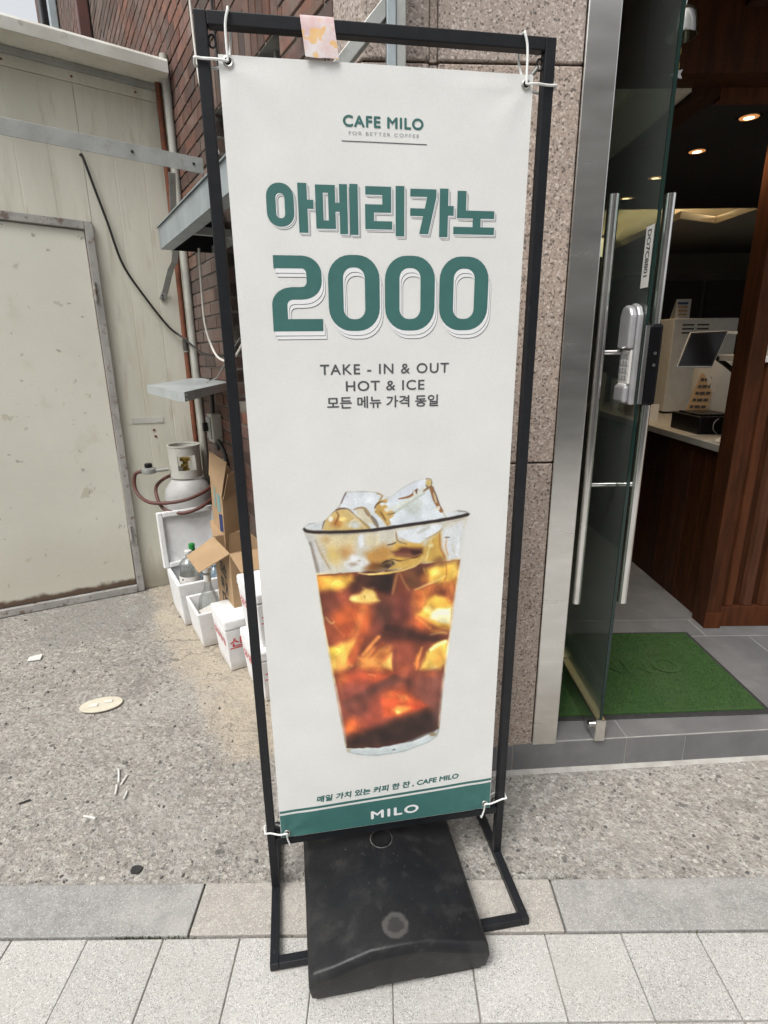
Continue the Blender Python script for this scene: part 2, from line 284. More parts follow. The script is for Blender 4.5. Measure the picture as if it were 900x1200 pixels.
# ------------------------------------------------------------------ mesh helpers
class MB:
    def __init__(s): s.v = []; s.f = []; s.mi = []
    def add(s, vs, fs, mi=0):
        o = len(s.v); s.v += [tuple(p) for p in vs]; s.f += [[i + o for i in q] for q in fs]; s.mi += [mi] * len(fs); return s
    def hexa(s, p, mi=0):   # 0-3 bottom loop, 4-7 top loop
        return s.add(p, [(3, 2, 1, 0), (4, 5, 6, 7), (0, 1, 5, 4), (1, 2, 6, 5), (2, 3, 7, 6), (3, 0, 4, 7)], mi)
    def box(s, x0, x1, y0, y1, z0, z1, mi=0):
        return s.hexa([(x0, y0, z0), (x1, y0, z0), (x1, y1, z0), (x0, y1, z0), (x0, y0, z1), (x1, y0, z1), (x1, y1, z1), (x0, y1, z1)], mi)
    def rot_box(s, c, size, M3, mi=0):
        x, y, z = [k / 2 for k in size]; c = Vector(c)
        return s.hexa([c + M3 @ Vector(q) for q in ((-x, -y, -z), (x, -y, -z), (x, y, -z), (-x, y, -z), (-x, -y, z), (x, -y, z), (x, y, z), (-x, y, z))], mi)
    def tube(s, pts, r, seg=10, mi=0, closed=False, rr=None):
        pts = [Vector(p) for p in pts]; n = len(pts); rings = []
        prev = None
        for i, p in enumerate(pts):
            if closed: t = pts[(i + 1) % n] - pts[i - 1]
            else: t = pts[min(i + 1, n - 1)] - pts[max(i - 1, 0)]
            t.normalize()
            if prev is None:
                a = t.cross(Vector((0, 0, 1)))
                if a.length < .05: a = t.cross(Vector((0, 1, 0)))
            else: a = prev - t * prev.dot(t)
            a.normalize(); prev = a; b = t.cross(a); q = rr[i] if rr else r
            rings.append([p + (a * math.cos(2 * PI * k / seg) + b * math.sin(2 * PI * k / seg)) * q for k in range(seg)])
        vs = [v for R in rings for v in R]; fs = []
        for i in range(n if closed else n - 1):
            for k in range(seg):
                j = (i + 1) % n; l = (k + 1) % seg
                fs.append((i * seg + k, i * seg + l, j * seg + l, j * seg + k))
        if not closed: fs += [tuple(reversed(range(seg))), tuple((n - 1) * seg + k for k in range(seg))]
        return s.add(vs, fs, mi)
    def lathe(s, prof, seg=32, c=(0, 0, 0), mi=0, axis='Z', cap=True):
        vs = []
        for r, z in prof:
            for k in range(seg):
                a = 2 * PI * k / seg; x, y = r * math.cos(a), r * math.sin(a)
                p = (x, y, z) if axis == 'Z' else ((x, z, y) if axis == 'Y' else (z, x, y))
                vs.append((p[0] + c[0], p[1] + c[1], p[2] + c[2]))
        fs = []
        for i in range(len(prof) - 1):
            for k in range(seg):
                l = (k + 1) % seg; fs.append((i * seg + k, i * seg + l, (i + 1) * seg + l, (i + 1) * seg + k))
        if cap: fs += [tuple(reversed(range(seg))), tuple((len(prof) - 1) * seg + k for k in range(seg))]
        return s.add(vs, fs, mi)
    def prism(s, poly, axis, a, b, mi=0):
        def P(u, v, w_): return {'Z': (u, v, w_), 'Y': (u, w_, v), 'X': (w_, u, v)}[axis]
        n = len(poly); vs = [P(u, v, a) for u, v in poly] + [P(u, v, b) for u, v in poly]
        fs = [tuple(reversed(range(n))), tuple(range(n, 2 * n))] + [(i, (i + 1) % n, n + (i + 1) % n, n + i) for i in range(n)]
        return s.add(vs, fs, mi)
    def mesh(s, name, mats, smooth=False, bevel=0., bseg=2):
        me = bpy.data.meshes.new(name); me.from_pydata(s.v, [], s.f)
        mats = mats if isinstance(mats, (list, tuple)) else [mats]
        for q in mats: me.materials.append(MATS[q])
        for p, i in zip(me.polygons, s.mi): p.material_index = i
        bm = bmesh.new(); bm.from_mesh(me); bmesh.ops.recalc_face_normals(bm, faces=bm.faces)
        if bevel:
            es = [e for e in bm.edges if len(e.link_faces) == 2 and e.calc_face_angle(0) > .5]
            bmesh.ops.bevel(bm, geom=es, offset=bevel, segments=bseg, affect='EDGES', profile=.5, clamp_overlap=True)
        bm.to_mesh(me); bm.free()
        if smooth:
            me.polygons.foreach_set('use_smooth', [True] * len(me.polygons))
            try: me.set_sharp_from_angle(angle=math.radians(40))
            except Exception: pass
        return me
    def build(s, name, mats, parent=None, smooth=False, bevel=0., bseg=2, kind=None, label=None):
        o = bpy.data.objects.new(name, s.mesh(name, mats, smooth, bevel, bseg)); col.objects.link(o); o.parent = parent
        if kind: o['kind'] = kind
        if label: o['label'] = label
        return o
def thing(name, label, cat, loc=(0, 0, 0), rz=0., group=None, rot=None):
    o = bpy.data.objects.new(name, None); o.empty_display_size = .1; col.objects.link(o); o.location = loc
    o.rotation_euler = rot or (0, 0, rz); return tag(o, label, cat, group)
def tag(o, label, cat, group=None):
    o['label'] = label; o['category'] = cat
    if group: o['group'] = group
    return o
def link(name, me, parent=None, loc=None, rz=None):
    o = bpy.data.objects.new(name, me); col.objects.link(o); o.parent = parent
    if loc is not None: o.location = loc
    if rz is not None: o.rotation_euler = (0, 0, rz)
    return o
def smooth_path(pts, n=8):
    pts = [Vector(p) for p in pts]; out = []
    for i in range(len(pts) - 1):
        p0 = pts[max(i - 1, 0)]; p1 = pts[i]; p2 = pts[i + 1]; p3 = pts[min(i + 2, len(pts) - 1)]
        for k in range(n):
            t = k / n
            out.append(.5 * ((2 * p1) + (p2 - p0) * t + (2 * p0 - 5 * p1 + 4 * p2 - p3) * t * t + (3 * p1 - p0 - 3 * p2 + p3) * t ** 3))
    return out + [pts[-1]]
def text_polys(body, offset=0., shear=0., space=1.):
    c = bpy.data.curves.new('t', 'FONT'); c.body = body; c.size = 1; c.offset = offset; c.shear = shear; c.space_character = space; c.resolution_u = 4
    o = bpy.data.objects.new('t', c); col.objects.link(o); dg = bpy.context.evaluated_depsgraph_get(); dg.update()
    me = o.evaluated_get(dg).to_mesh(); vs = [tuple(v.co) for v in me.vertices]; fs = [tuple(p.vertices) for p in me.polygons]
    o.evaluated_get(dg).to_mesh_clear(); bpy.data.objects.remove(o); bpy.data.curves.remove(c)
    x0 = min(v[0] for v in vs); x1 = max(v[0] for v in vs); y0 = min(v[1] for v in vs); y1 = max(v[1] for v in vs)
    return [((v[0] - x0) / (x1 - x0), (v[1] - y0) / (y1 - y0)) for v in vs], fs

# wall frames
S0 = Vector((-1.17, 3.59)); WD = Vector((.51, -.86)).normalized()          # brick wall: s runs towards the street corner
WA = math.atan2(WD.y, WD.x); WO = Vector((WD.y, -WD.x))                     # WO points out of the wall
def wp(s, t, z=0.): q = S0 + WD * s + WO * t; return Vector((q.x, q.y, z))
SA = Vector((-2.286, 2.998)); SX = (S0 - SA).normalized(); SHA = math.atan2(SX.y, SX.x); SLEN = (S0 - SA).length
FA = math.atan(.0635)                                                       # stone front: local x along the street
FO = Vector((-.045, 1.662, 0))                                              # street corner of the building

# ================================================================== SETTING
MB().add([(-60, -60, -.05), (60, -60, -.05), (60, 60, -.05), (-60, 60, -.05)], [(0, 1, 2, 3)]).build('ground', 'earth', kind='structure')
# concrete apron, slightly uneven sheet
def apron():
    b = MB(); nx, ny = 150, 110; x0, x1, y0, y1 = -6, 5, 1.2585, 6.5
    for j in range(ny + 1):
        for i in range(nx + 1):
            x = x0 + (x1 - x0) * i / nx; y = y0 + (y1 - y0) * (j / ny) ** 1.4
            z = noise.noise((x * 2.1, y * 2.1, 3)) * .004 + noise.noise((x * 9, y * 9, 5)) * .0022 - .003
            b.v.append((x, y, z))
    for j in range(ny):
        for i in range(nx):
            a = j * (nx + 1) + i; b.f.append((a, a + 1, a + nx + 2, a + nx + 1)); b.mi.append(0)
    return b.build('concrete_apron', 'concrete', kind='structure', smooth=True)
apron()
# loose and embedded pebbles
def pebbles():
    b = MB(); ico = []
    for k in range(1500):
        u = random.random()
        x = random.uniform(-2.2, 1.6); y = 1.27 + (random.random() ** 1.6) * 1.9
        if x > -.1 and y > 1.68: continue
        r = random.choice((.003, .004, .004, .005, .006, .008)) * random.uniform(.7, 1.2); a = random.random() * PI; e = random.uniform(.5, .9)
        n = 6; vs = []
        for q in range(n):
            t = 2 * PI * q / n; p = Vector((math.cos(t) * r, math.sin(t) * r * e, 0)) * random.uniform(.75, 1.15)
            p.rotate(Matrix.Rotation(a, 3, 'Z')); vs.append((x + p.x, y + p.y, -.004))
        vs += [(x + (v[0] - x) * .62, y + (v[1] - y) * .62, r * .28) for v in vs[:n]]
        b.add(vs, [tuple(range(n, 2 * n))] + [(q, (q + 1) % n, n + (q + 1) % n, n + q) for q in range(n)], random.choice((0, 0, 1, 1, 2)))
    mat('pebble_dark', (.075, .073, .07), (.12, .115, .11), 30, .8); mat('pebble_mid', (.25, .23, .2), (.33, .31, .27), 30, .85); mat('pebble_light', (.47, .44, .4), (.4, .38, .35), 30, .85)
    o = b.build('pebbles', ['pebble_dark', 'pebble_mid', 'pebble_light'], kind='stuff'); tag(o, 'small stones bedded in the rough concrete', 'pebbles')
pebbles()
# pavement of square granite pavers
pav = MB().box(-4, 4, -3, 1.1, -.04, -.006).build('pavement', 'joint_sand', kind='structure')
pm = MB().box(-.1, .1, -.1, .1, -.045, 0).mesh('paver', 'granite_paver', bevel=.003)
for j in range(3):
    for i in range(-9, 10):
        x = .010 + .2025 * (i if j == 0 else i + .5 * (j % 2)) + (.1 if j == 0 else 0)
        o = link('paver', pm, pav, (x + random.uniform(-.001, .001), 1.0005 - j * .203, random.uniform(-.0012, .0016)), random.uniform(-.004, .004))
far = MB().box(-4, 4, -3, .488, -.03, -.001).build('paving_beyond', 'granite_paver', pav)
kb = MB().box(-4, 4, 1.1, 1.26, -.05, -.012).build('kerb', 'joint_sand', kind='structure')
for i, (x0, x1) in enumerate(((-3.543, -2.545), (-2.54, -1.542), (-1.537, -.5385), (-.5325, .4695), (.4755, 1.474), (1.479, 2.477))):
    MB().box(x0, x1, 1.106, 1.2572, -.05, .003 + (.001 if i == 3 else 0)).build('kerb_stone', 'kerb_tan' if i == 3 else 'kerb_grey', kb, bevel=.003)
# unseen street behind the viewer, added for reflections in the steel and glass
mat('asphalt', (.05, .05, .052), (.07, .069, .067), 9, .9, .002, 120)
MB().box(-40, 40, -8, -3.02, -.045, -.03).build('road', 'asphalt', kind='structure')
mat('render_wall', (.62, .60, .55), (.55, .53, .48), 1.5, .85); mat('grey_wall', (.52, .51, .49), (.46, .45, .43), 1.5, .85)
for (x0, x1, hh, mt_, lab) in ((-14, -1.2, 7.5, 'render_wall', 'unseen beige three storey house added across the street'), (-.8, 12, 9.5, 'grey_wall', 'unseen grey shop building added across the street')):
    ob = thing('added_opposite_building', lab, 'building', (x0, -10.2, 0)); L_ = x1 - x0
    MB().box(0, L_, -6, 0, -.04, hh).build('wall', mt_, ob)
    MB().box(-.1, L_ + .1, -6.1, .12, hh + .001, hh + .25).build('parapet', mt_, ob)
    for fl_ in range(int(hh // 2.6)):
        for k in range(int(L_ // 2.2)):
            wd = MB().box(.5 + k * 2.2, 1.9 + k * 2.2, .001, .04, .9 + fl_ * 2.7 - (.6 if fl_ == 0 else 0), 2.2 + fl_ * 2.7).build('window', 'screen', ob)
# moss in the joint
b = MB()
for k in range(260):
    x = random.choice((random.gauss(-.61, .05), random.gauss(-.70, .02), random.gauss(.50, .02), random.uniform(-1.1, 1.0)))
    y = 1.1025 + random.gauss(0, .0022) if x < .46 or x > .54 else random.gauss(1.262, .004)
    h = random.uniform(.002, .008); a = random.random() * 6.3; r = random.uniform(.001, .0025)
    b.add([(x + r * math.cos(a), y + r * math.sin(a), -.006), (x - r * math.cos(a), y - r * math.sin(a), -.006), (x + random.gauss(0, .003), y + random.gauss(0, .003), h)], [(0, 1, 2)])
tag(b.build('moss', 'moss', kind='stuff'), 'thin green moss in the paving joints', 'moss')

# ---- brick side of the building
WT = 8.2; W0, W1 = -8.6, 2.05; HZ0, HZ1, HS0, HS1 = 1.25, 2.50, .86, 1.66
bw = thing('brick_wall', 'red brown brick side wall rising behind the cream shed', 'brick wall', (S0.x, S0.y, 0), WA)
b = MB(); D = .25
for (a0, a1, z0, z1) in ((W0, HS0, 0, WT), (HS1, W1, 0, WT), (HS0, HS1, 0, HZ0), (HS0, HS1, HZ1, WT)): b.box(a0, a1, .006, D, z0, z1)
b.build('mortar_bed', 'mortar', bw)
mat('brick_soldier', (.20, .085, .055), (.14, .07, .05), 26, .9, rand=.3)
cand = []; rest = MB(); z = .005; r = 0
BH, BL, J = .057, .19, .010
while z < WT - .07:
    x = W0 + (0 if r % 2 == 0 else -.1)
    while x < W1:
        a0, a1 = max(x, W0), min(x + BL, W1)
        segs = [(a0, a1)]
        if HZ0 - .03 < z + BH / 2 < HZ1 + .20 and a1 > HS0 and a0 < HS1:
            segs = [q for q in ((a0, min(a1, HS0)), (max(a0, HS1), a1)) if q[1] - q[0] > .02]
        for q in segs:
            if q[1] - q[0] > .015: cand.append((q[0], q[1], z, z + BH))
        x += BL + J
    z += BH + J; r += 1
x = HS0
while x < HS1 - .03:
    cand.append((x, x + .057, HZ1 + .005, HZ1 + .195)); x += .067
def vis(c):
    s = (c[0] + c[1]) / 2; zz = (c[2] + c[3]) / 2; p = wp(s, 0, zz); q = project(p)
    if not (-5 < q[0] < 395 and -5 < q[1] < 760): return 0
    if q[1] > 80 and q[0] > 292: return 0
    if s < 0 and zz < 3.0: return 0
    a = project(wp(c[0], 0, zz)); b_ = project(wp(c[1], 0, zz)); u = project(wp(s, 0, c[2])); v = project(wp(s, 0, c[3]))
    return max(1e-3, math.hypot(a[0] - b_[0], a[1] - b_[1])) * math.hypot(u[0] - v[0], u[1] - v[1])
cand.sort(key=lambda c: -vis(c)); cache = {}
for i, c in enumerate(cand):
    L_, H_ = round(c[1] - c[0], 3), round(c[3] - c[2], 3); dy = random.uniform(-.0015, .002)
    if i < 300 and vis(c) > 0:
        if (L_, H_) not in cache: cache[(L_, H_)] = MB().box(0, L_, 0, .05, 0, H_).mesh('brick', 'brick', bevel=.002, bseg=1)
        link('brick', cache[(L_, H_)], bw, (c[0], dy, c[2]))
    else: rest.box(c[0], c[1], dy, .05, c[2], c[3])
rest.build('bricks_beyond', 'brick', bw, kind='stuff')
# the barred window
wn = MB().box(HS0 + .0, HS1, .17, .19, HZ0, HZ1).build('window', 'dark_opening', bw)
for (q) in ((HS0, HS0 + .05, HZ0, HZ1), (HS1 - .05, HS1, HZ0, HZ1), (HS0 + .05, HS1 - .05, HZ0, HZ0 + .05), (HS0 + .05, HS1 - .05, HZ1 - .05, HZ1), (1.23, 1.28, HZ0 + .05, HZ1 - .05)):
    MB().box(q[0], q[1], .12, .165, q[2], q[3]).build('window_frame', 'black_plastic', wn)
for k in range(9):
    x = HS0 + .08 + k * .08; MB().tube([(x, .05, HZ0 + .001), (x, .05, HZ1 - .001)], .006, 8).build('window_bar', 'galvanised', wn, smooth=True)
for zz in (1.45, 2.3): MB().box(HS0 + .001, HS1 - .001, .058, .064, zz, zz + .02).build('window_bar', 'galvanised', wn)

# ---- stone front of the cafe
sf = thing('stone_facade', 'speckled pinkish granite slab front beside the glass entrance', 'facade', FO, FA)
DX0 = .572                                                     # local x where the granite stops at the steel jamb
b = MB(); b.box(.004, DX0 - .004, .02, .25, .108, 4.2); b.build('backing', 'granite_joint', sf)
cols_ = ((0, .172), (.196, DX0)); rows = ((.110, 1.150), (1.156, 2.192), (2.198, 3.2), (3.206, 4.2))
for (x0, x1) in cols_:
    for (z0, z1) in rows: MB().box(x0, x1, 0, .03, z0, z1).build('slab', 'pink_granite', sf, bevel=.004)
# recessed channel between the columns
for (z0, z1) in rows: MB().box(.1735, .1945, .012, .03, z0, z1).build('channel', 'pink_granite', sf, bevel=.002)
rl = math.hypot(-.045 - wp(2.05, 0).x, 1.662 - wp(2.05, 0).y)
ra = math.atan2(FO.y - wp(2.05, 0).y, FO.x - wp(2.05, 0).x)
ret = MB()
for (z0, z1) in rows:
    p0 = wp(2.052, .0, 0); p1 = FO
    dirv = Vector((p1.x - p0.x, p1.y - p0.y, 0)); dirv.normalize(); nn = Vector((-dirv.y, dirv.x, 0)) * .03
    p0 = p0 + dirv * .002; p1 = p1 - dirv * .004
    M_ = Matrix.Rotation(-FA, 4, 'Z')
    P = [M_ @ (Vector((q.x, q.y, 0)) - Vector((FO.x, FO.y, 0))) for q in (p0, p1, p1 + nn, p0 + nn)]
    MB().hexa([(q.x, q.y, z0) for q in P] + [(q.x, q.y, z1) for q in P]).build('return_slab', 'pink_granite', sf, bevel=.003)
# lintel above the entrance and wall on its far side
MB().box(DX0 + .002, 3.2, 0, .25, 2.75, 4.2).build('lintel', 'pink_granite', sf, bevel=.004)
MB().box(2.6, 3.2, 0, .25, .110, 2.745).build('far_slab', 'pink_granite', sf, bevel=.004)
# plinth tiles under the granite and the entrance step
st_ = thing('entrance_step', 'low step of dark grey tiles with pale grout lines', 'step', FO, FA)
MB().box(0.02, 3.2, .0015, .16, -.02, .1180).build('grout_bed', 'grout', st_)
rj = [0.02, .445, .505, .93, 1.155, 1.58, 2.0, 2.42, 2.84, 3.2]
for i in range(len(rj) - 1):
    MB().box(rj[i] + .002, rj[i + 1] - .002, -.0005, .0014, -.02, .1165 if rj[i] >= .5 else .1085).build('riser_tile', 'tile', st_)
tj = [.60, .93, 1.53, 2.13, 2.73, 3.2]
for i in range(len(tj) - 1):
    MB().box(tj[i] + .002, tj[i + 1] - .002, .006, .158, .1183, .1194).build('tread_tile', 'tile', st_)
MB().add([(.05, -.02, -.003), (3.2, -.014, -.003), (3.2, .001, .006), (.05, .001, .006)], [(0, 1, 2, 3)]).build('mortar_fillet', 'mortar_fillet', st_)
# ---- cafe floor
def fl(x, y): return FO + Vector((x * math.cos(FA) - y * math.sin(FA), x * math.sin(FA) + y * math.cos(FA), 0))
cf = MB().box(.60, 5.0, 1.83, 7.2, -.02, .1185).build('cafe_floor', 'grout', kind='structure')
ys = [1.832, 2.455, 2.628, 3.228, 3.828, 4.428, 5.028, 5.628, 6.3, 7.2]; 
for j in range(len(ys) - 1):
    x = .603 - (.3 if j % 2 else 0); wd = .62
    xs = [.603, 1.20, 1.79, 2.39, 2.99, 3.6, 4.2, 5.0] if j % 2 == 0 else [.603, .90, 1.50, 2.10, 2.70, 3.3, 3.9, 5.0]
    if j == 1: xs = [.603, .97, 1.585, 2.2, 2.8, 3.4, 4.2, 5.0]
    for i in range(len(xs) - 1):
        y0 = ys[j]
        MB().box(xs[i] + .002, xs[i + 1] - .002, ys[j] + .002, ys[j + 1] - .002, .09, .120).build('floor_tile', 'tile', cf, bevel=.001, bseg=1)

# ---- interior shell
iw = MB()
iw.box(.50, .60, 2.0, 7.3, .0, 3.2); iw.box(.50, 5.1, 7.2, 7.3, 0, 3.2); iw.box(5.0, 5.1, 1.95, 7.2, 0, 3.2)
iw.build('cafe_walls', 'wall_dark', kind='structure')
ce = MB().box(.6, 5.0, 1.93, 7.2, 2.84, 2.9).build('cafe_ceiling', 'cream_paint', kind='structure')
MB().box(1.27, 5.0, 2.47, 4.27, 2.40, 2.44).build('black_panel', 'black_ceiling', ce)
MB().box(.601, 1.16, 2.42, 4.27, 2.40, 2.44).build('cream_panel', 'cream_paint', ce)
MB().box(1.1615, 1.2685, 2.42, 4.27, 2.385, 2.5).build('ceiling_beam', 'wood', ce)
MB().box(.602, 5.0, 2.30, 2.418, 2.412, 2.83).build('ceiling_beam', 'wood', ce)
MB().box(1.27, 5.0, 2.42, 2.468, 2.375, 2.55).build('ceiling_beam', 'wood_front', ce)
for k in range(9): MB().box(.65 + k * .3, .75 + k * .3, 2.02, 2.298, 2.60, 2.70).build('ceiling_slat', 'wood', ce)
# lit tray ceiling beyond
MB().box(.6, 5.0, 4.28, 7.2, 2.66, 2.70).build('tray_panel', 'cream_paint', ce)
q = [ground(x, y, 2.42) for x, y in ((690, 306), (797, 256), (838, 262), (890, 244))]
poly = [(q[0].x, q[0].y), (q[1].x, q[1].y), (q[2].x, q[2].y), (q[3].x, q[3].y), (4.98, q[3].y), (4.98, 7.19), (.62, 7.19), (.62, q[0].y + .3)]
MB().prism(poly, 'Z', 2.42, 2.47).build('soffit', 'cream_paint', ce)
poly2 = [(x + .1, y + .22) for x, y in poly[:4]]
cv = MB()
for i in range(3):
    a, b_ = poly2[i], poly2[i + 1]; cv.hexa([(a[0], a[1], 2.475), (b_[0], b_[1], 2.475), (b_[0], b_[1] + .03, 2.475), (a[0], a[1] + .03, 2.475), (a[0], a[1], 2.50), (b_[0], b_[1], 2.50), (b_[0], b_[1] + .03, 2.50), (a[0], a[1] + .03, 2.50)])
cl = bpy.data.objects.new('cove_light', cv.mesh('cove_light', 'cove_glow')); col.objects.link(cl); tag(cl, 'warm glowing light strip hidden in the cafe ceiling tray', 'light')
bkw = MB().box(.62, 4.98, 6.3, 6.4, .12, 2.41).build('back_wall', 'cream_paint', kind='structure')

# ================================================================== THINGS IN THE CAFE
for i, (x, y) in enumerate(((878, 137), (817, 177), (768, 208), (733, 232))):
    p = ground(x, y, 2.40)
    t = thing('downlight', 'small warm downlight recessed in the black cafe ceiling', 'light', (p.x, p.y, 2.4), 0, 'row of ceiling downlights')
    MB().lathe([(.038, -.0005), (.047, -.003), (.048, -.0005)], 24, cap=False).build('trim_ring', 'black_plastic', t, smooth=True)
    MB().lathe([(.0205, -.004), (.037, -.0025)], 24, cap=False).build('reflector_glow', 'lamp_rim_glow', t, smooth=True)  # ring emits faintly, standing in for lamp light caught by the recess
    MB().lathe([(.001, -.0055), (.0202, -.0045)], 20, cap=True).build('lamp_lens', 'lamp_glow', t)
    li = bpy.data.lights.new('downlight_beam', 'SPOT'); li.energy = 8; li.spot_size = 1.6; li.spot_blend = .6; li.color = (1, .75, .48); li.shadow_soft_size = .03
    lo = bpy.data.objects.new('downlight_beam', li); col.objects.link(lo); lo.parent = t; lo.location = (0, 0, -.012)
# wooden post and fluted front
pp = thing('wooden_post', 'dark brown wooden post at the end of the counter', 'post', (1.615, 2.535, .12))
MB().box(0, .075, 0, .115, 0, 2.27).build('post_core', 'wood', pp, bevel=.003)
MB().box(-.004, .079, -.004, .001, .0, .085).build('post_base', 'wood_front', pp, bevel=.001)
fp = thing('fluted_panel', 'brown fluted wood panel standing right of the post', 'panel', (1.693, 2.55, .12))
MB().box(0, 1.3, .03, .06, 0, 1.30).build('backing_board', 'wood', fp)
MB().box(0, 1.3, .0, .029, 0, .11).build('base_board', 'wood_front', fp, bevel=.002)
for k in range(14):
    x = .012 + k * .092
    MB().prism([(x, .029), (x + .012, .004), (x + .05, .004), (x + .062, .029)], 'Z', .112, 1.299).build('flute', 'wood_front', fp, bevel=.003)
MB().box(0, 1.3, -.01, .35, 1.301, 1.33).build('top_board', 'off_white', fp, bevel=.002)
# counter
ct = thing('counter', 'long wood plank counter with a pale stone top', 'counter', (1.645, 2.652, .12))
x = 0
for k in range(17): MB().box(0, .02, .003 + k * .13, .131 + k * .13, 0, .875).build('plank', 'wood', ct, bevel=.002, bseg=1)
MB().box(.021, .95, .003, 2.2, 0, .874).build('carcass', 'wood', ct)
MB().box(-.02, .97, 0, 2.22, .876, .912).build('worktop', 'counter_top', ct, bevel=.003)
CT = 1.032
t = thing('coffee_machine', 'large white boxy machine with vent slots on the counter', 'machine', (1.985, 3.98, CT))
MB().box(0, .44, 0, .40, .012, .64).build('housing', 'off_white', t, bevel=.008)
for i in range(3):
    for j in range(2): MB().box(.06 + j * .1, .14 + j * .1, -.002, .0, .54 + i * .026, .55 + i * .026).build('vent_slot', 'wall_dark', t)
for (x, y) in ((.03, .03), (.37, .03), (.03, .32), (.37, .32)): MB().lathe([(.015, 0), (.015, .012)], 12, (x, y, 0)).build('foot', 'black_plastic', t)
t = thing('menu_card', 'small folded printed card standing on the white machine', 'card', (2.02, 4.05, CT + .64))
MB().hexa([(0, 0, 0), (.10, 0, 0), (.10, .003, 0), (0, .003, 0), (.02, .04, .13), (.12, .04, .13), (.12, .043, .13), (.02, .043, .13)]).build('front_leaf', 'paper', t)
MB().hexa([(.01, .088, 0), (.11, .088, 0), (.11, .091, 0), (.01, .091, 0), (.02, .0445, .13), (.12, .0445, .13), (.12, .0475, .13), (.02, .0475, .13)]).build('rear_leaf', 'paper', t)
for k in range(4): MB().hexa([(.02 + .0045 * k, -.001 + .0075 * k, .02 + k * .025), (.08 + .004 * k, -.001 + .0075 * k, .02 + k * .025), (.08, .0 + .0078 * k, .021 + k * .025), (.02, .0 + .0078 * k, .021 + k * .025), (.022 + .0045 * k, .002 + .0075 * k, .034 + k * .025), (.082 + .004 * k, .002 + .0075 * k, .034 + k * .025), (.082, .003 + .0078 * k, .034 + k * .025), (.022, .003 + .0078 * k, .034 + k * .025)]).build('print_line', 'blue_print' if k == 3 else 'cardboard', t)
# order tablet
q = [at(x, y, 2.80) for x, y in ((853, 387), (809, 388), (793, 429), (833, 429))]
t = thing('order_tablet', 'tilted black touch screen on a stand at the counter', 'tablet', (q[0].x - .09, 2.86, CT))
loc = Vector((q[0].x - .09, 2.86, CT))
C4 = [at(x, y, Y) - loc for x, y, Y in ((793, 430, 2.80), (835, 430, 2.78), (854, 387, 2.845), (809, 389, 2.865))]
n_ = (C4[1] - C4[0]).cross(C4[3] - C4[0]).normalized(); cpt = sum(C4, Vector()) / 4
def plate(k, d0_, d1_): return MB().hexa([cpt + (q - cpt) * k + n_ * d0_ for q in C4] + [cpt + (q - cpt) * k + n_ * d1_ for q in C4])
plate(1.0, -.016, 0).build('casing', 'white_plastic', t, bevel=.004)
plate(.955, .0003, .0012).build('bezel', 'black_plastic', t)
plate(.86, .0014, .0018).build('screen', 'screen', t)
MB().tube(smooth_path([cpt - n_ * .015, cpt - n_ * .05 + Vector((.06, 0, .0)), (.30, .14, .30), (.34, .15, .12), (.34, .15, .01)], 6), .012, 12).build('stand', 'black_plastic', t, smooth=True)
MB().box(.26, .42, .08, .22, 0, .012).build('stand_base', 'black_plastic', t, bevel=.003)
MB().rot_box(cpt + (C4[2] - cpt) * 1.0 + Vector((.05, .02, -.012)), (.12, .02, .012), Matrix.Identity(3)).build('card_reader', 'white_plastic', t, bevel=.003)
t = thing('white_dispenser', 'smooth white rounded dispenser behind the receipt printer', 'dispenser', (2.06, 3.50, CT))
MB().lathe([(.13, 0), (.138, .03), (.14, .3), (.128, .37), (.09, .395), (.01, .40)], 28).build('body', 'white_plastic', t, smooth=True)
for k in range(5): MB().lathe([(.003, -.1015), (.003, -.097)], 8, (-.10, .0, .12 + k * .04), axis='Y').build('rivet', 'chrome', t)
t = thing('menu_sheet', 'long paper sheet with rows of print leaning over the counter', 'paper', (1.79, 3.36, CT))
sh = [(0, 0, .0), (.12, -.02, .0), (.22, .06, .30), (.13, .08, .30)]
MB().hexa([Vector(p) for p in sh] + [Vector(p) + Vector((-.001, .003, .001)) for p in sh]).build('sheet', 'cardboard', t)
for k in range(7):
    f = .08 + k * .13; A_ = Vector(sh[0]).lerp(Vector(sh[3]), f); B_ = Vector(sh[1]).lerp(Vector(sh[2]), f); A2 = Vector(sh[0]).lerp(Vector(sh[3]), f + .05); B2 = Vector(sh[1]).lerp(Vector(sh[2]), f + .05)
    for (s0, s1) in ((.1, .28), (.33, .6), (.66, .9)):
        pts = [A_.lerp(B_, s0), A_.lerp(B_, s1), A2.lerp(B2, s1), A2.lerp(B2, s0)]; off = Vector((0, -.003, .0012))
        MB().add([p + off for p in pts], [(0, 1, 2, 3)]).build('print_line', 'ink', t)
t = thing('receipt_printer', 'low black receipt printer with a cable on the counter', 'printer', (1.70, 3.0, CT))
MB().box(.0, .22, 0, .30, 0, .095).build('body', 'black_plastic', t, bevel=.008)
MB().box(.02, .2, .04, .26, .0955, .104).build('paper_lid', 'black_plastic', t, bevel=.002)
MB().tube(smooth_path([(.10, -.004, .085), (.07, -.02, .065), (.072, -.018, .03), (.10, -.008, .006)]), .003, 8).build('cable', 'silver_plastic', t, smooth=True)
t = thing('paper_napkin', 'crumpled white paper lying at the counter edge', 'paper', (1.66, 2.74, CT))
MB().add([(0, 0, .003), (.07, -.004, .002), (.085, .05, .012), (.03, .035, .022), (-.005, .02, .006)], [(0, 1, 3), (1, 2, 3), (0, 3, 4)]).build('sheet', 'paper', t)
t = thing('wooden_box', 'small pale wooden box at the far end of the counter', 'box', (1.69, 3.80, CT))
MB().box(0, .11, 0, .14, 0, .10).build('body', 'cardboard', t, bevel=.002); MB().box(-.003, .113, -.003, .143, .101, .125).build('lid', 'cardboard', t, bevel=.002)
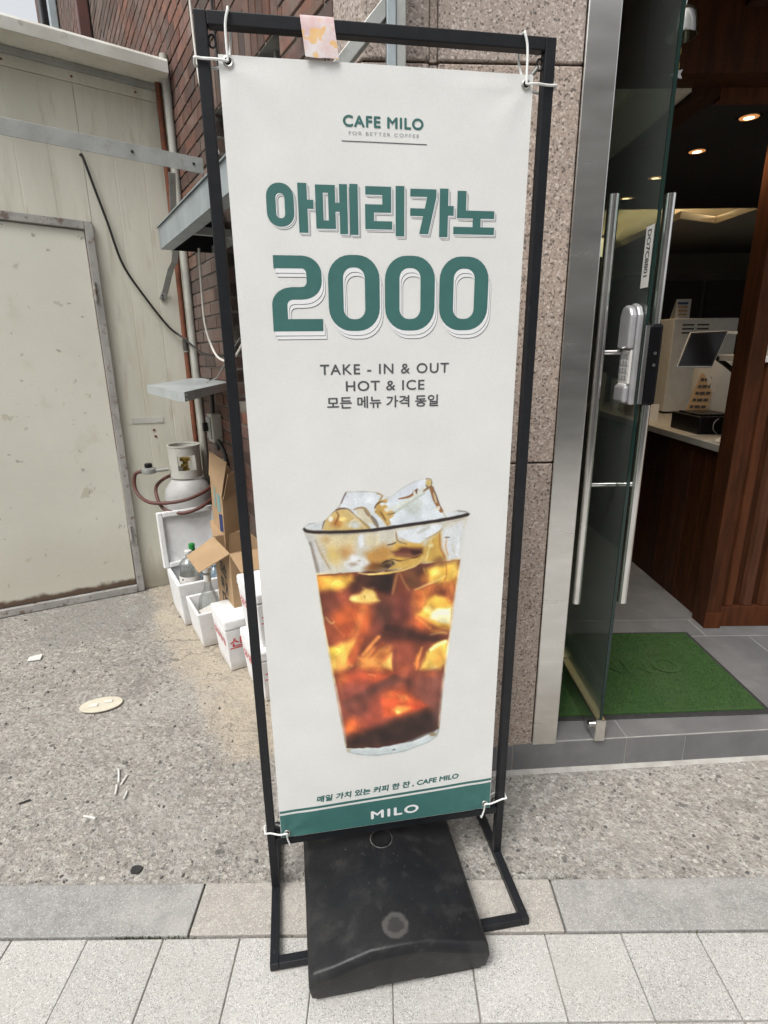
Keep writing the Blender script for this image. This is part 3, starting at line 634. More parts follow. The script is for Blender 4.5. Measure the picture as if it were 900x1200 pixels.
t = thing('price_card', 'upright cream card leaning beside the wooden box', 'card', (1.72, 3.62, CT))
MB().hexa([(0, 0, 0), (.06, 0, 0), (.06, .004, 0), (0, .004, 0), (.012, .03, .10), (.072, .03, .10), (.072, .034, .10), (.012, .034, .10)]).build('leaf', 'paper', t)
for i, (x, y, n) in enumerate(((1.74, 4.22, 9), (1.85, 4.36, 6), (1.73, 4.52, 11))):
    t = thing('cup_stack', ('stack of white paper cups by the wooden box on the counter', 'short stack of white paper cups between two taller stacks', 'tallest stack of white paper cups at the far counter end')[i], 'paper cups', (x, y, CT), 0, 'stacks of paper cups on the counter')
    cm = MB().lathe([(.030, 0), (.041, .088), (.0435, .09), (.0435, .094), (.040, .094), (.0292, .004)], 24, cap=False).mesh('paper_cup', 'paper', smooth=True)
    for k in range(n): link('paper_cup', cm, t, (0, 0, .017 * k))
t = thing('back_cabinet', 'tall black cabinet behind the counter', 'cabinet', (2.0, 4.9, .12))
MB().box(0, 2.6, 0, .5, 0, 1.93).build('body', 'wall_dark', t, bevel=.004)
for k in range(4): MB().box(.02 + k * .65, .64 + k * .65, -.012, -.001, .05, 1.88).build('cabinet_door', 'black_ceiling', t, bevel=.003)
t = thing('side_shelf', 'dark wall shelf unit on the far side of the cafe', 'shelf', (1.15, 5.5, .12))
MB().box(0, .75, 0, .4, 0, 1.75).build('body', 'wall_dark', t, bevel=.004)
MB().box(-.02, .77, -.02, .41, 1.751, 1.78).build('top_board', 'wood', t)
t = thing('wall_lamp', 'round glowing wall lamp far inside the cafe', 'lamp', at(706, 290, 5.9))
MB().lathe([(.11, 0), (.115, .03), (.10, .035)], 24, axis='Y').build('housing', 'black_plastic', t, smooth=True)
MB().lathe([(.01, -.02), (.06, -.012), (.085, -.001)], 24, axis='Y').build('diffuser', 'globe_glow', t, smooth=True)
# shelf with white things to the right of the post
t = thing('white_canister', 'white canister standing on the fluted counter front', 'canister', (1.80, 2.67, 1.4505))
MB().lathe([(.05, 0), (.052, .01), (.052, .12), (.046, .135), (.02, .14)], 24).build('body', 'white_plastic', t, smooth=True); MB().lathe([(.03, .1405), (.03, .16), (.01, .165)], 20).build('lid', 'black_plastic', t, smooth=True)
# door mat
t = thing('door_mat', 'green carpet door mat with a black rubber border', 'mat', (.645, 1.835, .12), .0)
MW, MD = .86, .655
MB().prism([(0, -.02), (MW, .01), (MW, MD), (0, MD)], 'Z', .0003, .005).build('border', 'rubber', t, bevel=.0015, bseg=1)
MB().prism([(.022, .002), (MW - .022, .032), (MW - .022, MD - .022), (.022, MD - .022)], 'Z', .0052, .011).build('carpet', 'mat_green', t)
b = MB()
for k in range(14000):
    x = random.uniform(.024, MW - .024); y = random.uniform(.012 + x * .035, MD - .024); h = random.uniform(.002, .005); a = random.random() * PI; c_, s_ = math.cos(a) * .0022, math.sin(a) * .0022
    if min(abs(x - .13), abs(x - .73)) < .003 and .12 < y < .54 or min(abs(y - .12), abs(y - .54)) < .003 and .13 < x < .73: continue
    b.add([(x - c_, y - s_, .0105), (x + c_, y + s_, .0105), (x + random.gauss(0, .0015), y + random.gauss(0, .0015), .011 + h)], [(0, 1, 2)])
b.build('pile', 'mat_green', t, kind='stuff')
vs, fs = text_polys('OMNS')
MB().add([(MW - .20 - v[0] * .46, .40 - v[1] * .12, .0157) for v in vs], fs).build('raised_lettering', 'mat_green', t)

# ================================================================== ENTRANCE
sj = thing('steel_jamb', 'brushed stainless steel door jamb beside the granite', 'door frame', fl(DX0 + .002, 0) + Vector((0, 0, .112)), FA)
MB().box(0, .088, -.004, .10, 0, 2.64).build('post_face', 'steel', sj, bevel=.003)
MB().box(.0, .07, .1005, .32, .01, 2.64).build('post_return', 'steel', sj, bevel=.002)
GX = .770; GY0, GY1 = 1.700, 2.56; GZ0, GZ1 = .19, 2.62
gd = thing('glass_door', 'frameless tinted glass door swung open beside the steel jamb', 'door', (GX, GY0, .125))
def G(x0, x1, y0, y1, z0, z1): return MB().box(x0, x1, y0, y1, z0, z1)
MB().box(-.005, .005, .006, GY1 - GY0, .088, GZ1 - .125).build('glass_pane', 'door_glass', gd)
MB().box(-.005, .005, .001, .0055, .088, GZ1 - .125).build('polished_edge', 'glass_edge', gd)
br = MB().box(-.018, .018, -.004, GY1 - GY0, .0, .0875).build('bottom_rail', 'steel', gd, bevel=.003)
for s in (-1, 1): MB().lathe([(.013, s * .0185), (.013, s * .030), (.006, s * .034)], 16, (0, .035, .045), axis='X').build('rail_bolt', 'chrome', br, smooth=True)
MB().box(-.015, .015, 0, GY1 - GY0, GZ1 - .1245, GZ1 - .06).build('top_rail', 'steel', gd, bevel=.003)
HY = .085; Z0h, Z1h = .635 - .125, 1.915 - .125
for s, xx in ((-1, -.100), (1, .062)):
    hd = MB().tube([(xx, HY, Z0h), (xx, HY, Z1h)], .0165, 20).build('pull_handle', 'chrome', gd, smooth=True)
    for zz in (1.06 - .125, 1.48 - .125): MB().tube([(xx - s * .012, HY, zz), (s * .0058, HY, zz)], .0085, 14).build('standoff', 'chrome', hd, smooth=True)
# digital lock
lk = MB().box(-.034, -.006, .03, .085, 1.215, 1.262).build('lock_keypad', 'white_plastic', gd, bevel=.002)
lk2 = MB(); 
pr = [(.012, 1.20), (.103, 1.20), (.105, 1.24), (.105, 1.46), (.095, 1.485), (.06, 1.495), (.03, 1.485), (.012, 1.46)]
MB().prism(pr, 'X', -.022, -.0055).build('lock_plate', 'silver_plastic', gd, bevel=.004)
MB().prism([(.018, 1.365), (.098, 1.365), (.098, 1.46), (.085, 1.484), (.06, 1.490), (.034, 1.482), (.018, 1.46)], 'X', -.042, -.0225).build('lock_cover', 'silver_plastic', gd, bevel=.006)
MB().box(-.030, -.0225, .022, .094, 1.262, 1.362).build('keypad', 'white_plastic', gd, bevel=.002)
for i in range(4):
    for j in range(3): MB().box(-.0325, -.0303, .034 + j * .02, .046 + j * .02, 1.275 + i * .021, 1.287 + i * .021).build('key', 'silver_plastic', gd)
MB().prism([(.02, 1.205), (.096, 1.205), (.096, 1.258), (.02, 1.258)], 'X', -.040, -.0225).build('lock_base', 'silver_plastic', gd, bevel=.008)
mat('lock_black', (.004, .004, .005), None, rough=.35, spec=.15)
MB().box(.0055, .050, -.006, .10, 1.20, 1.435).build('lock_body', 'lock_black', gd, bevel=.010)
MB().box(-.005, .0052, -.012, -.005, 1.205, 1.43).build('lock_edge', 'chrome', gd)
for zz in (1.318, 1.352): MB().lathe([(.005, -.0085), (.0035, -.0065)], 12, (.03, 0, zz), axis='Y').build('lock_screw', 'chrome', gd)
stk = MB().box(-.0062, -.0053, .012, .060, 1.535, 1.70).build('sticker', 'white_plastic', gd)
vs, fs = text_polys('DO7C8801', .02)
MB().add([(-.0066, .048 - v[1] * .024, 1.69 - v[0] * .125) for v in vs], fs).build('sticker_print', 'ink', stk)
# wind bell on the door
q = at(787, 28, 1.80)
t = thing('wind_bell', 'small clear bell with a chain hanging by the glass door', 'bell', (q.x + .03, 1.80, q.z))
glass('bell_glass', (.8, .78, .7), .3)
MB().lathe([(.008, .038), (.022, .034), (.034, .018), (.038, -.005), (.040, -.03), (.037, -.03), (.034, -.004), (.03, .016), (.02, .03)], 28, cap=False).build('bell_cup', 'bell_glass', t, smooth=True)
MB().lathe([(.004, .038), (.006, .05), (.002, .056)], 12).build('bell_knob', 'chrome', t, smooth=True)
for k in range(13):
    zz = .06 + k * .017; 
    MB().tube([(.004 * math.cos(a_) * (1 if k % 2 else 0), .004 * math.cos(a_) * (0 if k % 2 else 1), zz + .010 * math.sin(a_)) for a_ in [i * PI / 5 for i in range(10)]], .0012, 6, closed=True).build('chain_link', 'brass', t, smooth=True)
for k in range(4):
    zz = -.045 - k * .017
    MB().tube([(.004 * math.cos(a_) * (1 if k % 2 else 0), .004 * math.cos(a_) * (0 if k % 2 else 1), zz + .010 * math.sin(a_)) for a_ in [i * PI / 5 for i in range(10)]], .0012, 6, closed=True).build('chain_link', 'brass', t, smooth=True)
pts = [(.018 * (1 if i % 2 else .5) * math.cos(i * PI / 5), .018 * (1 if i % 2 else .5) * math.sin(i * PI / 5) - .115) for i in range(10)]
MB().prism(pts, 'Y', -.002, .002).build('clapper_star', 'silver_plastic', t)

# ================================================================== SHED
shd = thing('metal_shed', 'cream metal panel shed with a white eave beside the brick wall', 'shed', (SA.x, SA.y, 0), SHA)
XE = SLEN - .012; DR = .800; DL = -.42; DH = 2.19
def panel(x0, x1, z0, z1):       # ribbed sandwich panel
    b = MB(); xs = []; x = x0
    prof = [(x0, 0)]
    n = max(1, round((x1 - x0) / .16)); st = (x1 - x0) / n
    for k in range(1, n):
        c = x0 + k * st; prof += [(c - .005, 0), (c - .0015, .0007), (c + .0015, .0007), (c + .005, 0)]
    prof += [(x1, 0), (x1, .05), (x0, .05)]
    return b.prism(prof, 'Z', z0, z1)
SM = 2.845
panel(DR, XE, .0, SM).build('wall_panel', 'shed_panel', shd)
panel(DL - .002, DR - .002, DH + .002, SM).build('wall_panel', 'shed_panel', shd)
panel(DL - 1.2, DL - .004, 0, SM).build('wall_panel', 'shed_panel', shd)
panel(DL - 2.4, DL - 1.203, 0, SM).build('wall_panel', 'shed_panel', shd)
MB().box(DL - 2.4, XE, -.005, .05, SM + .003, 2.925).build('top_flashing', 'shed_panel', shd, bevel=.003)
for k in range(6): MB().lathe([(.006, -.0075), (.004, -.0052)], 10, (XE - .15 - k * .30, 0, 2.872), axis='Y').build('flashing_screw', 'rust_pipe', shd)
MB().box(DL - 2.4, XE - .002, -.04, -.0055, 2.897, 2.924).build('drip_angle', 'galvanised', shd, bevel=.002)
MB().box(DL - 2.4, XE - .002, -.198, .8, 2.9255, 2.94).build('soffit', 'shed_panel', shd)
ev = MB()
ev.prism([(-.199, 2.922), (-.207, 2.922), (-.209, 2.975), (-.19, 2.992), (.8, 3.03), (.8, 3.018), (-.188, 2.978), (-.199, 2.97)], 'X', DL - 2.4, XE - .002)
ev.build('eave', 'eave_white', shd, bevel=.002)
# door
dz = .004
FRW = .042
frm = MB().box(DR - FRW, DR - .001, -.03, .05, .0, DH).build('door_frame', 'door_frame', shd, bevel=.003)
MB().box(DL, DL + FRW, -.03, .05, 0, DH).build('door_frame', 'door_frame', shd, bevel=.003)
MB().box(DL + FRW + .001, DR - FRW - .001, -.03, .05, DH - FRW, DH).build('door_frame', 'door_frame', shd, bevel=.003)
MB().box(DL + FRW + .001, DR - FRW - .001, -.035, .05, .0, .045).build('door_sill', 'door_frame', shd, bevel=.003)
dl = MB().box(DL + FRW + .004, DR - FRW - .006, -.012, .03, .05, DH - FRW - .006).build('door_leaf', 'shed_door', shd, bevel=.003)
for zz in (.35, 1.78): MB().lathe([(.009, 0), (.009, .10)], 12, (DR - FRW + .006, -.034, zz)).build('hinge', 'door_frame', dl, smooth=True)
MB().box(.86, 1.04, -.004, -.0005, 1.085, 1.118).build('torn_label', 'eave_white', shd)
for (xx, zz) in ((.98, 1.04), (.985, 1.0)): MB().lathe([(.008, -.003), (.008, -.0003)], 10, (xx, 0, zz), axis='Y').build('screw_hole', 'rust_pipe', shd)
# awning bar in front of the shed
def sh(x, y, z): return Vector((SA.x + SX.x * x - SX.y * y, SA.y + SX.y * x + SX.x * y, z))
p0, p1 = at(-60, 133, 2.2), at(247, 195, 2.88)
def onshed(x, y, ly):
    d = ray(x, y); n = Vector((-SX.y, SX.x, 0)); P0 = Vector((SA.x, SA.y, 0)) + n * ly
    k = (P0 - Vector((0, 0, CH))).dot(n) / d.dot(n); p = Vector((0, 0, CH)) + d * k
    return ((p.x - SA.x) * SX.x + (p.y - SA.y) * SX.y, p.z)
AL = -.85
za = onshed(2, 135, AL)[1]; zb = onshed(243, 187, AL)[1]; z_ = (za + zb) / 2
t = thing('awning_bar', 'grey weathered steel angle bar spanning in front of the shed', 'bar', (SA.x, SA.y, 0), SHA)
MB().box(DL - 1.6, XE - .01, AL, AL + .004, z_ - .062, z_).build('bar_face', 'galvanised', t, bevel=.001)
MB().box(DL - 1.6, XE - .01, AL + .0045, AL + .06, z_ - .006, z_ - .001).build('bar_flange', 'galvanised', t, bevel=.001)
for xx in (-.35, .18, .95, 1.2): MB().lathe([(.006, AL - .003), (.006, AL - .0003)], 10, (xx, 0, z_ - .03), axis='Y').build('bolt_hole', 'dark_opening', t)
for o in list(shd.children) + [c for o in shd.children for c in o.children]:      # the old shed has sunk a little towards the brick wall
    for v in o.data.vertices: v.co.z *= 1 - .022 * (v.co.x - .5)
for o in t.children:
    for v in o.data.vertices: v.co.z += -.062 * (v.co.x - .85)
# rusty pipe and pale conduit in the corner
pk = lambda s, t_, z0, z1, r, nm, mt, lab, cat: tag(MB().tube([wp(s, t_, z0), wp(s, t_, z1)], r, 14).build(nm, mt, smooth=True), lab, cat)
t = thing('rusty_pipe', 'thin rusty red pipe in the corner of shed and brick wall', 'pipe', wp(.05, .052, 0))
MB().tube([(0, 0, .002), (0, 0, 2.99)], .016, 14).build('pipe', 'rust_pipe', t, smooth=True)
MB().lathe([(.018, 1.50), (.018, 1.56)], 14).build('tape', 'copper_tape', t, smooth=True)
for zz in (1.235, 1.49, 1.565): MB().lathe([(.020, zz), (.020, zz + .008)], 14).build('clamp', 'galvanised', t, smooth=True)
pk(.115, .022, .002, 2.99, .021, 'conduit_pipe', 'pvc', 'pale plastic conduit running up the brick corner', 'conduit')
# brown downpipe and pale pipe on the upper brick wall
t = thing('downpipe', 'square brown downpipe on the brick wall above the shed', 'downpipe', wp(-2.55, .002, 3.16), WA)
MB().box(-.06, .06, -.10, -.012, 0, 4.9).build('pipe', 'brown_pipe', t, bevel=.006)
MB().box(-.08, .08, -.012, 0, 1.5, 1.54).build('bracket', 'galvanised', t)
t = thing('pale_pipe', 'pale grey pipe on the far end of the brick wall', 'pipe', wp(-5.2, .002, 3.16), WA)
MB().box(-.07, .07, -.10, -.01, 0, 4.9).build('pipe', 'zinc_blue', t, bevel=.01); MB().box(-.1, .1, -.012, 0, 1.2, 1.24).build('bracket', 'galvanised', t)
t = thing('black_pipe', 'black pipe next to the pale pipe on the brick wall', 'pipe', wp(-5.9, .002, 3.16), WA)
MB().box(-.16, .16, -.14, -.01, 0, 4.9).build('pipe', 'black_plastic', t, bevel=.02); MB().box(-.2, .2, -.012, 0, 1.2, 1.24).build('bracket', 'galvanised', t)
# bent strap bracket
t = thing('strap_bracket', 'bent grey steel strap bolted where shed meets brick', 'bracket', (0, 0, 0))
def strap(path, wv, th):
    b = MB(); P = [Vector(p) for p in path]
    for i in range(len(P) - 1):
        d = (P[i + 1] - P[i]); L_ = d.length; d.normalize(); wv_ = Vector(wv); wv_ = (wv_ - d * wv_.dot(d)).normalized(); n = d.cross(wv_)
        c = (P[i] + P[i + 1]) / 2; b.rot_box(c, (L_ + .004, .034, th), Matrix((d, wv_, n)).transposed())
    return b
sp_ = [sh(*q) for q in ((1.115, -.006, 1.79), (1.135, -.012, 1.83), (1.17, -.09, 1.95), (1.185, -.15, 1.98), (1.19, -.17, 2.02), (1.19, -.34, 2.38))]
strap(sp_, SX.to_3d(), .006).build('strap', 'galvanised', t, bevel=.001)
for zz in (1.793, 1.812):
    p = sh(1.12, -.0085, zz); MB().lathe([(.005, 0), (.005, -.004)], 10, (0, 0, 0), axis='Y').build('bolt', 'dark_opening', t).location = p + Vector((SX.y, -SX.x, 0)) * .004
# canopy over the window
CZ = 1.95
t = thing('window_canopy', 'blue grey sheet metal canopy over the barred window', 'canopy', (S0.x, S0.y, 0), WA)
c0, c1, pj = .74, 1.98, .262
MB().prism([(-pj, CZ), (-pj - .004, CZ), (-pj - .004, CZ + .088), (-pj, CZ + .088)], 'X', c0, c1).build('fascia', 'zinc_blue', t)
MB().hexa([(c0 - .01, -pj - .012, CZ + .089), (c1, -pj - .012, CZ + .089), (c1, -.001, CZ + .17), (c0 - .01, -.001, CZ + .17), (c0 - .01, -pj - .012, CZ + .093), (c1, -pj - .012, CZ + .093), (c1, -.001, CZ + .174), (c0 - .01, -.001, CZ + .174)]).build('roof_sheet', 'zinc_blue', t)
MB().hexa([(c0, -pj + .001, CZ), (c0 + .004, -pj + .001, CZ), (c0 + .004, -.001, CZ), (c0, -.001, CZ), (c0, -pj + .001, CZ + .086), (c0 + .004, -pj + .001, CZ + .086), (c0 + .004, -.001, CZ + .165), (c0, -.001, CZ + .165)]).build('end_plate', 'black_plastic', t)
MB().box(c0 + .005, c1, -pj + .001, -pj + .05, CZ, CZ + .004).build('lower_lip', 'zinc_blue', t)
MB().box(c0 + .30, c0 + .33, -pj + .051, -.001, CZ + .02, CZ + .05).build('rib', 'galvanised', t)
MB().box(c0 + .005, c1, -.03, -.001, CZ + .0, CZ + .03).build('wall_angle', 'galvanised', t)
# hanging metal tray
TZ = 1.30
qs = [ground(172, 455, TZ), ground(214, 471, TZ)]
t = thing('hanging_tray', 'pale grey metal tray hung level below the canopy', 'tray', (S0.x, S0.y, 0), WA)
def W2(p): v = Vector((p.x, p.y)) - S0; return v.dot(WD), -v.dot(WO)
TZ = 1.335
pa, pb, pc = (Vector((*W2(ground(x, y, TZ)), 0)) for x, y in ((172, 452), (213, 461), (292, 443)))
pd = pa + pc - pb; e1 = (pa - pb).normalized(); e2 = (pc - pb).normalized()
loop = [pb + e2 * .03, pc, pd, pa, pb + e1 * .05]
MB().prism([(q.x, q.y) for q in loop], 'Z', TZ, TZ + .003).build('top_plate', 'tray_paint', t)
up = Vector((0, 0, 1)); cen = sum(loop, Vector()) / 5
for i in (0, 2, 3, 4):
    a, c_ = loop[i], loop[(i + 1) % 5]; d = (c_ - a).normalized(); n = Vector((-d.y, d.x, 0)) * .003
    if n.dot(cen - a) < 0: n = -n
    lo_, hi_ = up * (TZ - .036), up * (TZ - .0005)
    MB().hexa([a + lo_, c_ + lo_, c_ + n + lo_, a + n + lo_, a + hi_, c_ + hi_, c_ + n + hi_, a + n + hi_]).build('skirt', 'tray_paint', t)
for k, zz in enumerate((TZ - .010, TZ - .026)):
    q = loop[0] + e2 * .02; MB().lathe([(.005, -.003), (.005, .003)], 8, (q.x, q.y, zz), axis='X').build('rivet', 'chrome', t)
q = cen
MB().tube([(q.x + .05, q.y + .02, TZ + .003), (q.x + .12, q.y + .06, TZ + .03), (q.x + .3, q.y + .14, TZ + .22)], .0025, 6).build('hanger_wire', 'galvanised', t, smooth=True)
q = pd.lerp(pc, .5); MB().hexa([(q.x - .03, q.y - .05, TZ - .03), (q.x + .03, q.y - .05, TZ - .03), (q.x + .03, -.001, TZ - .03), (q.x - .03, -.001, TZ - .03), (q.x - .03, q.y - .05, TZ - .002), (q.x + .03, q.y - .05, TZ - .002), (q.x + .03, -.001, TZ - .002), (q.x - .03, -.001, TZ - .002)]).build('wall_bracket', 'galvanised', t)
# cables
def cable(pts, r, m_, lab, n=8): return tag(MB().tube(smooth_path(pts, n), r, 8).build('cable', m_, smooth=True), lab, 'cable')
cable([sh(.79, -.0, 2.50), sh(.80, -.02, 2.485), sh(.83, -.022, 2.36), sh(.875, -.022, 2.18), sh(.925, -.022, 1.97), sh(1.02, -.022, 1.80), sh(1.13, -.022, 1.64), sh(1.20, -.05, 1.575), wp(.25, .05, 1.52), wp(.45, .04, 1.48), wp(.80, .03, 1.47)], .0065, 'black_cable', 'black cable drooping across the shed wall to the bricks')
cable([wp(.86, .12, 1.949), wp(.84, .12, 1.80), wp(.80, .11, 1.62), wp(.83, .09, 1.50), wp(.93, .08, 1.455), wp(1.05, .06, 1.46), wp(1.25, .05, 1.56)], .0055, 'white_cable', 'white cable looping down from the canopy')
cable([wp(.82, .03, 4.2), wp(.78, .04, 3.4), wp(.84, .05, 2.72), wp(.93, .05, 2.48), wp(1.02, .04, 2.30)], .005, 'white_cable', 'white cable running down the upper brick wall')
cable([wp(.97, .012, 4.0), wp(1.0, .012, 2.9), wp(1.03, .012, 2.55), wp(1.05, .012, 2.51)], .006, 'black_cable', 'thin black cable down the brick above the window')
cable([wp(.45, .02, 1.35), wp(.47, .03, 1.2), wp(.46, .03, 1.05), wp(.5, .03, .96), wp(.6, .05, 1.02), wp(.68, .04, .95), wp(.7, .03, .8)], .011, 'black_cable', 'thick black cable hanging on the lower brick wall')
t = thing('wall_outlet', 'grey weatherproof outlet box on the lower brick wall', 'outlet', wp(.48, .001, 1.0), WA)
MB().box(-.05, .05, -.06, -.0, 0, .16).build('box', 'pvc', t, bevel=.008); MB().box(-.04, .04, -.068, -.0605, .02, .14).build('cover', 'galvanised', t, bevel=.003); MB().box(-.03, .0, -.095, -.0685, .06, .11).build('plug', 'black_plastic', t, bevel=.006)
t = thing('wall_tap', 'grey pipe fitting on the brick wall above the boxes', 'pipe', wp(.60, .001, .72), WA)
MB().tube([(0, -.03, -.719), (0, -.03, .12), (0, -.03, .2)], .014, 12).build('pipe', 'galvanised', t, smooth=True); MB().box(-.03, .03, -.06, -.004, .05, .13).build('valve', 'pvc', t, bevel=.01)
# steel column and brace in front of the granite corner
q = at(464, 30, 1.58)
t = thing('steel_column', 'blue grey steel column with a diagonal brace at the building corner', 'column', (q.x, 1.585, 0), FA)
MB().box(-.022, .0, -.005, .04, .0, 4.1).build('column_flange', 'zinc_blue', t, bevel=.002)
MB().box(.0005, .024, .0, .04, .0, 4.1).build('column_web', 'galvanised', t, bevel=.002)
MB().hexa([(-.24, .005, 2.02), (-.24, .035, 2.02), (-.0225, .035, 2.25), (-.0225, .005, 2.25), (-.24, .005, 2.065), (-.24, .035, 2.065), (-.0225, .035, 2.295), (-.0225, .005, 2.295)]).build('brace', 'galvanised', t, bevel=.002)

# ================================================================== CLUTTER BY THE WALL
# gas cylinder
gc = thing('gas_cylinder', 'pale grey gas cylinder with a white collar in the corner', 'gas cylinder', wp(.17, .155, 0))
RB = .142
prof = [(.11, .0), (.115, .045), (.12, .05), (RB - .01, .07), (RB, .10), (RB, .64), (RB - .008, .685), (RB - .04, .735), (.06, .765), (.02, .77)]
MB().lathe(prof, 40).build('tank_body', 'cylinder_grey', gc, smooth=True)
MB().lathe([(RB + .001, .40), (RB + .004, .405), (RB + .004, .42), (RB + .001, .425)], 40, cap=False).build('weld_band', 'cylinder_grey', gc, smooth=True)
b = MB(); n = 48; cr_ = .088
for k in range(n):
    a0, a1 = 2 * PI * k / n, 2 * PI * (k + 1) / n
    def ring(z0, z1):
        vs = []
        for a in (a0, a1):
            for r_ in (cr_, cr_ + .005): vs += [(r_ * math.cos(a), r_ * math.sin(a), z0), (r_ * math.cos(a), r_ * math.sin(a), z1)]
        i = [0, 4, 6, 2, 1, 5, 7, 3]; b.hexa([vs[j] for j in i])
    am = math.degrees((a0 + a1) / 2) % 360
    hole = any(abs((am - h_ + 180) % 360 - 180) < 34 for h_ in (295, 115))
    if hole: ring(.755, .805); ring(.895, .945)
    else: ring(.755, .945)
b.build('collar', 'eave_white', gc, smooth=False)
MB().lathe([(cr_ - .002, .945), (cr_ - .002, .953), (cr_ + .008, .953), (cr_ + .008, .945)], 40, cap=False).build('collar_rim', 'eave_white', gc, smooth=True)
vv = MB().lathe([(.022, .77), (.022, .80), (.016, .805), (.016, .85), (.03, .852), (.03, .872), (.012, .875)], 20).build('valve', 'brass', gc, smooth=True)
MB().tube([(-.0, 0, .83), (-.0, -.05, .83)], .012, 12).build('valve_outlet', 'brass', vv, smooth=True)
g0 = gc.location
rg = thing('gas_regulator', 'grey gas regulator knob left of the cylinder collar', 'regulator', (g0.x - .19, g0.y - .09, .79))
MB().lathe([(.018, .0), (.04, .006), (.044, .02), (.04, .034), (.025, .04)], 24).build('body', 'galvanised', rg, smooth=True)
MB().lathe([(.02, .0405), (.022, .043), (.022, .062), (.018, .065)], 20).build('knob', 'black_plastic', rg, smooth=True)
MB().tube([(.04, .0, .02), (.105, .03, .022)], .011, 12).build('stem', 'galvanised', rg, smooth=True)
gx, gy = g0.x, g0.y
hp = [(gx - .235, gy - .09, .805), (gx - .275, gy - .09, .79), (gx - .285, gy - .10, .72), (gx - .25, gy - .13, .665), (gx - .16, gy - .18, .635), (gx - .02, gy - .19, .64), (gx + .09, gy - .16, .665), (gx + .16, gy - .07, .70), (gx + .15, gy + .06, .735), (gx + .04, gy + .145, .75), (gx - .09, gy + .12, .75), (gx - .15, gy + .0, .735), (gx - .165, gy - .09, .69), (gx - .10, gy - .175, .60), (gx + .02, gy - .20, .575), (gx + .12, gy - .165, .60), (gx + .18, gy - .08, .64)]
tag(MB().tube(smooth_path(hp, 8), .0105, 10).build('gas_hose', 'hose', smooth=True), 'brown red rubber hose coiled round the gas cylinder', 'hose')

# foam boxes
def foam_box(s0, s1, t0, t1, h, label, open_=True, taper=.018, name='foam_box', z=0., lidh=0., printed=False, lean=0., th=.022):
    cs, ct_ = (s0 + s1) / 2, (t0 + t1) / 2; p = wp(cs, ct_, z)
    t = thing(name, label, 'foam box', p, WA, 'white foam boxes along the brick wall')
    hx, hy = (s1 - s0) / 2, (t1 - t0) / 2; k = taper
    def loop(ix, iy, zz, f): return [(-(hx - ix) + f, -(hy - iy) + f, zz), ((hx - ix) - f, -(hy - iy) + f, zz), ((hx - ix) - f, (hy - iy) - f, zz), (-(hx - ix) + f, (hy - iy) - f, zz)]
    b = MB(); vo = loop(0, 0, 0, k) + loop(0, 0, h, 0)
    if open_:
        vo += loop(th, th, h, 0) + loop(th, th, .03, k)
        f = [(3, 2, 1, 0)] + [(i, (i + 1) % 4, 4 + (i + 1) % 4, 4 + i) for i in range(4)] + [(4 + i, 4 + (i + 1) % 4, 8 + (i + 1) % 4, 8 + i) for i in range(4)] + [(8 + i, 8 + (i + 1) % 4, 12 + (i + 1) % 4, 12 + i) for i in range(4)] + [(12, 13, 14, 15)]
        b.add(vo, f)
    else: b.hexa(vo)
    b.build('body', 'foam', t, bevel=.006)
    if lidh: MB().box(-hx - .003, hx + .003, -hy - .003, hy + .003, h + .0005, h + lidh).build('lid', 'foam', t, bevel=.01)
    if printed:
        vs, fs = text_polys('싱싱싱싱', .03)
        zt = h * .70
        def off(zz): return k * (1 - zz / h)
        MB().add([(-hx + off(zt) + .01 + v[0] * (2 * hx - .04), -hy + off(zt + (v[1] - .5) * .04) - .0012, zt + (v[1] - .5) * .046) for v in vs], fs).build('red_print', 'red_print', t)
        vs, fs = text_polys('신선식', .03)
        MB().add([(hx - off(zt + (v[1] - .5) * .04) + .0012, -hy + .02 + v[0] * (2 * hx - .05), zt + (v[1] - .5) * .05) for v in vs], fs).build('red_print', 'red_print', t)
        MB().add([(hx - off(zt - .03) + .0010, -hy + .02, zt - .034), (hx - off(zt - .03) + .0010, hy - .03, zt - .034), (hx - off(zt - .03) + .001, hy - .03, zt - .028), (hx - off(zt - .03) + .001, -hy + .02, zt - .028)], [(0, 1, 2, 3)]).build('red_print', 'red_print', t)
    return t
big = foam_box(.335, .672, .045, .365, .255, 'large open white foam box holding plastic bottles')
sm = foam_box(.70, .975, .135, .335, .20, 'small open white foam box with a clear glass bottle in it', th=.016)
fr1 = foam_box(1.035, 1.275, .085, .275, .225, 'closed white foam box with red lettering next to the cardboard box', open_=False, lidh=.055, printed=True)
fr2 = foam_box(1.325, 1.60, .02, .215, .21, 'white foam box with red lettering at the bottom of a stack of two', open_=False, lidh=.05, printed=True)
fr3 = foam_box(1.315, 1.58, .015, .205, .21, 'white foam box with red lettering on top of another foam box', open_=False, lidh=.05, printed=True, z=.2605)
# lid of the large box leaning on the cylinder
lid = thing('upright_lid', 'white foam lid standing upright against the gas cylinder', 'lid', wp(.225, .205, .256), WA, rot=(0, 0, WA))
lid.rotation_euler = (0, math.radians(-6), WA); 
lid.location = wp(.356, .205, .2565)
b = MB()
b.box(-.020, -.003, -.175, .165, 0, .335); 
for q in ((-.175, -.145, 0, .335), (.135, .165, 0, .335), (-.1445, .1345, .305, .335), (-.1445, .1345, 0, .03)): b.box(-.0025, .022, q[0], q[1], q[2], q[3])
b.build('lid_shell', 'foam', lid, bevel=.005)
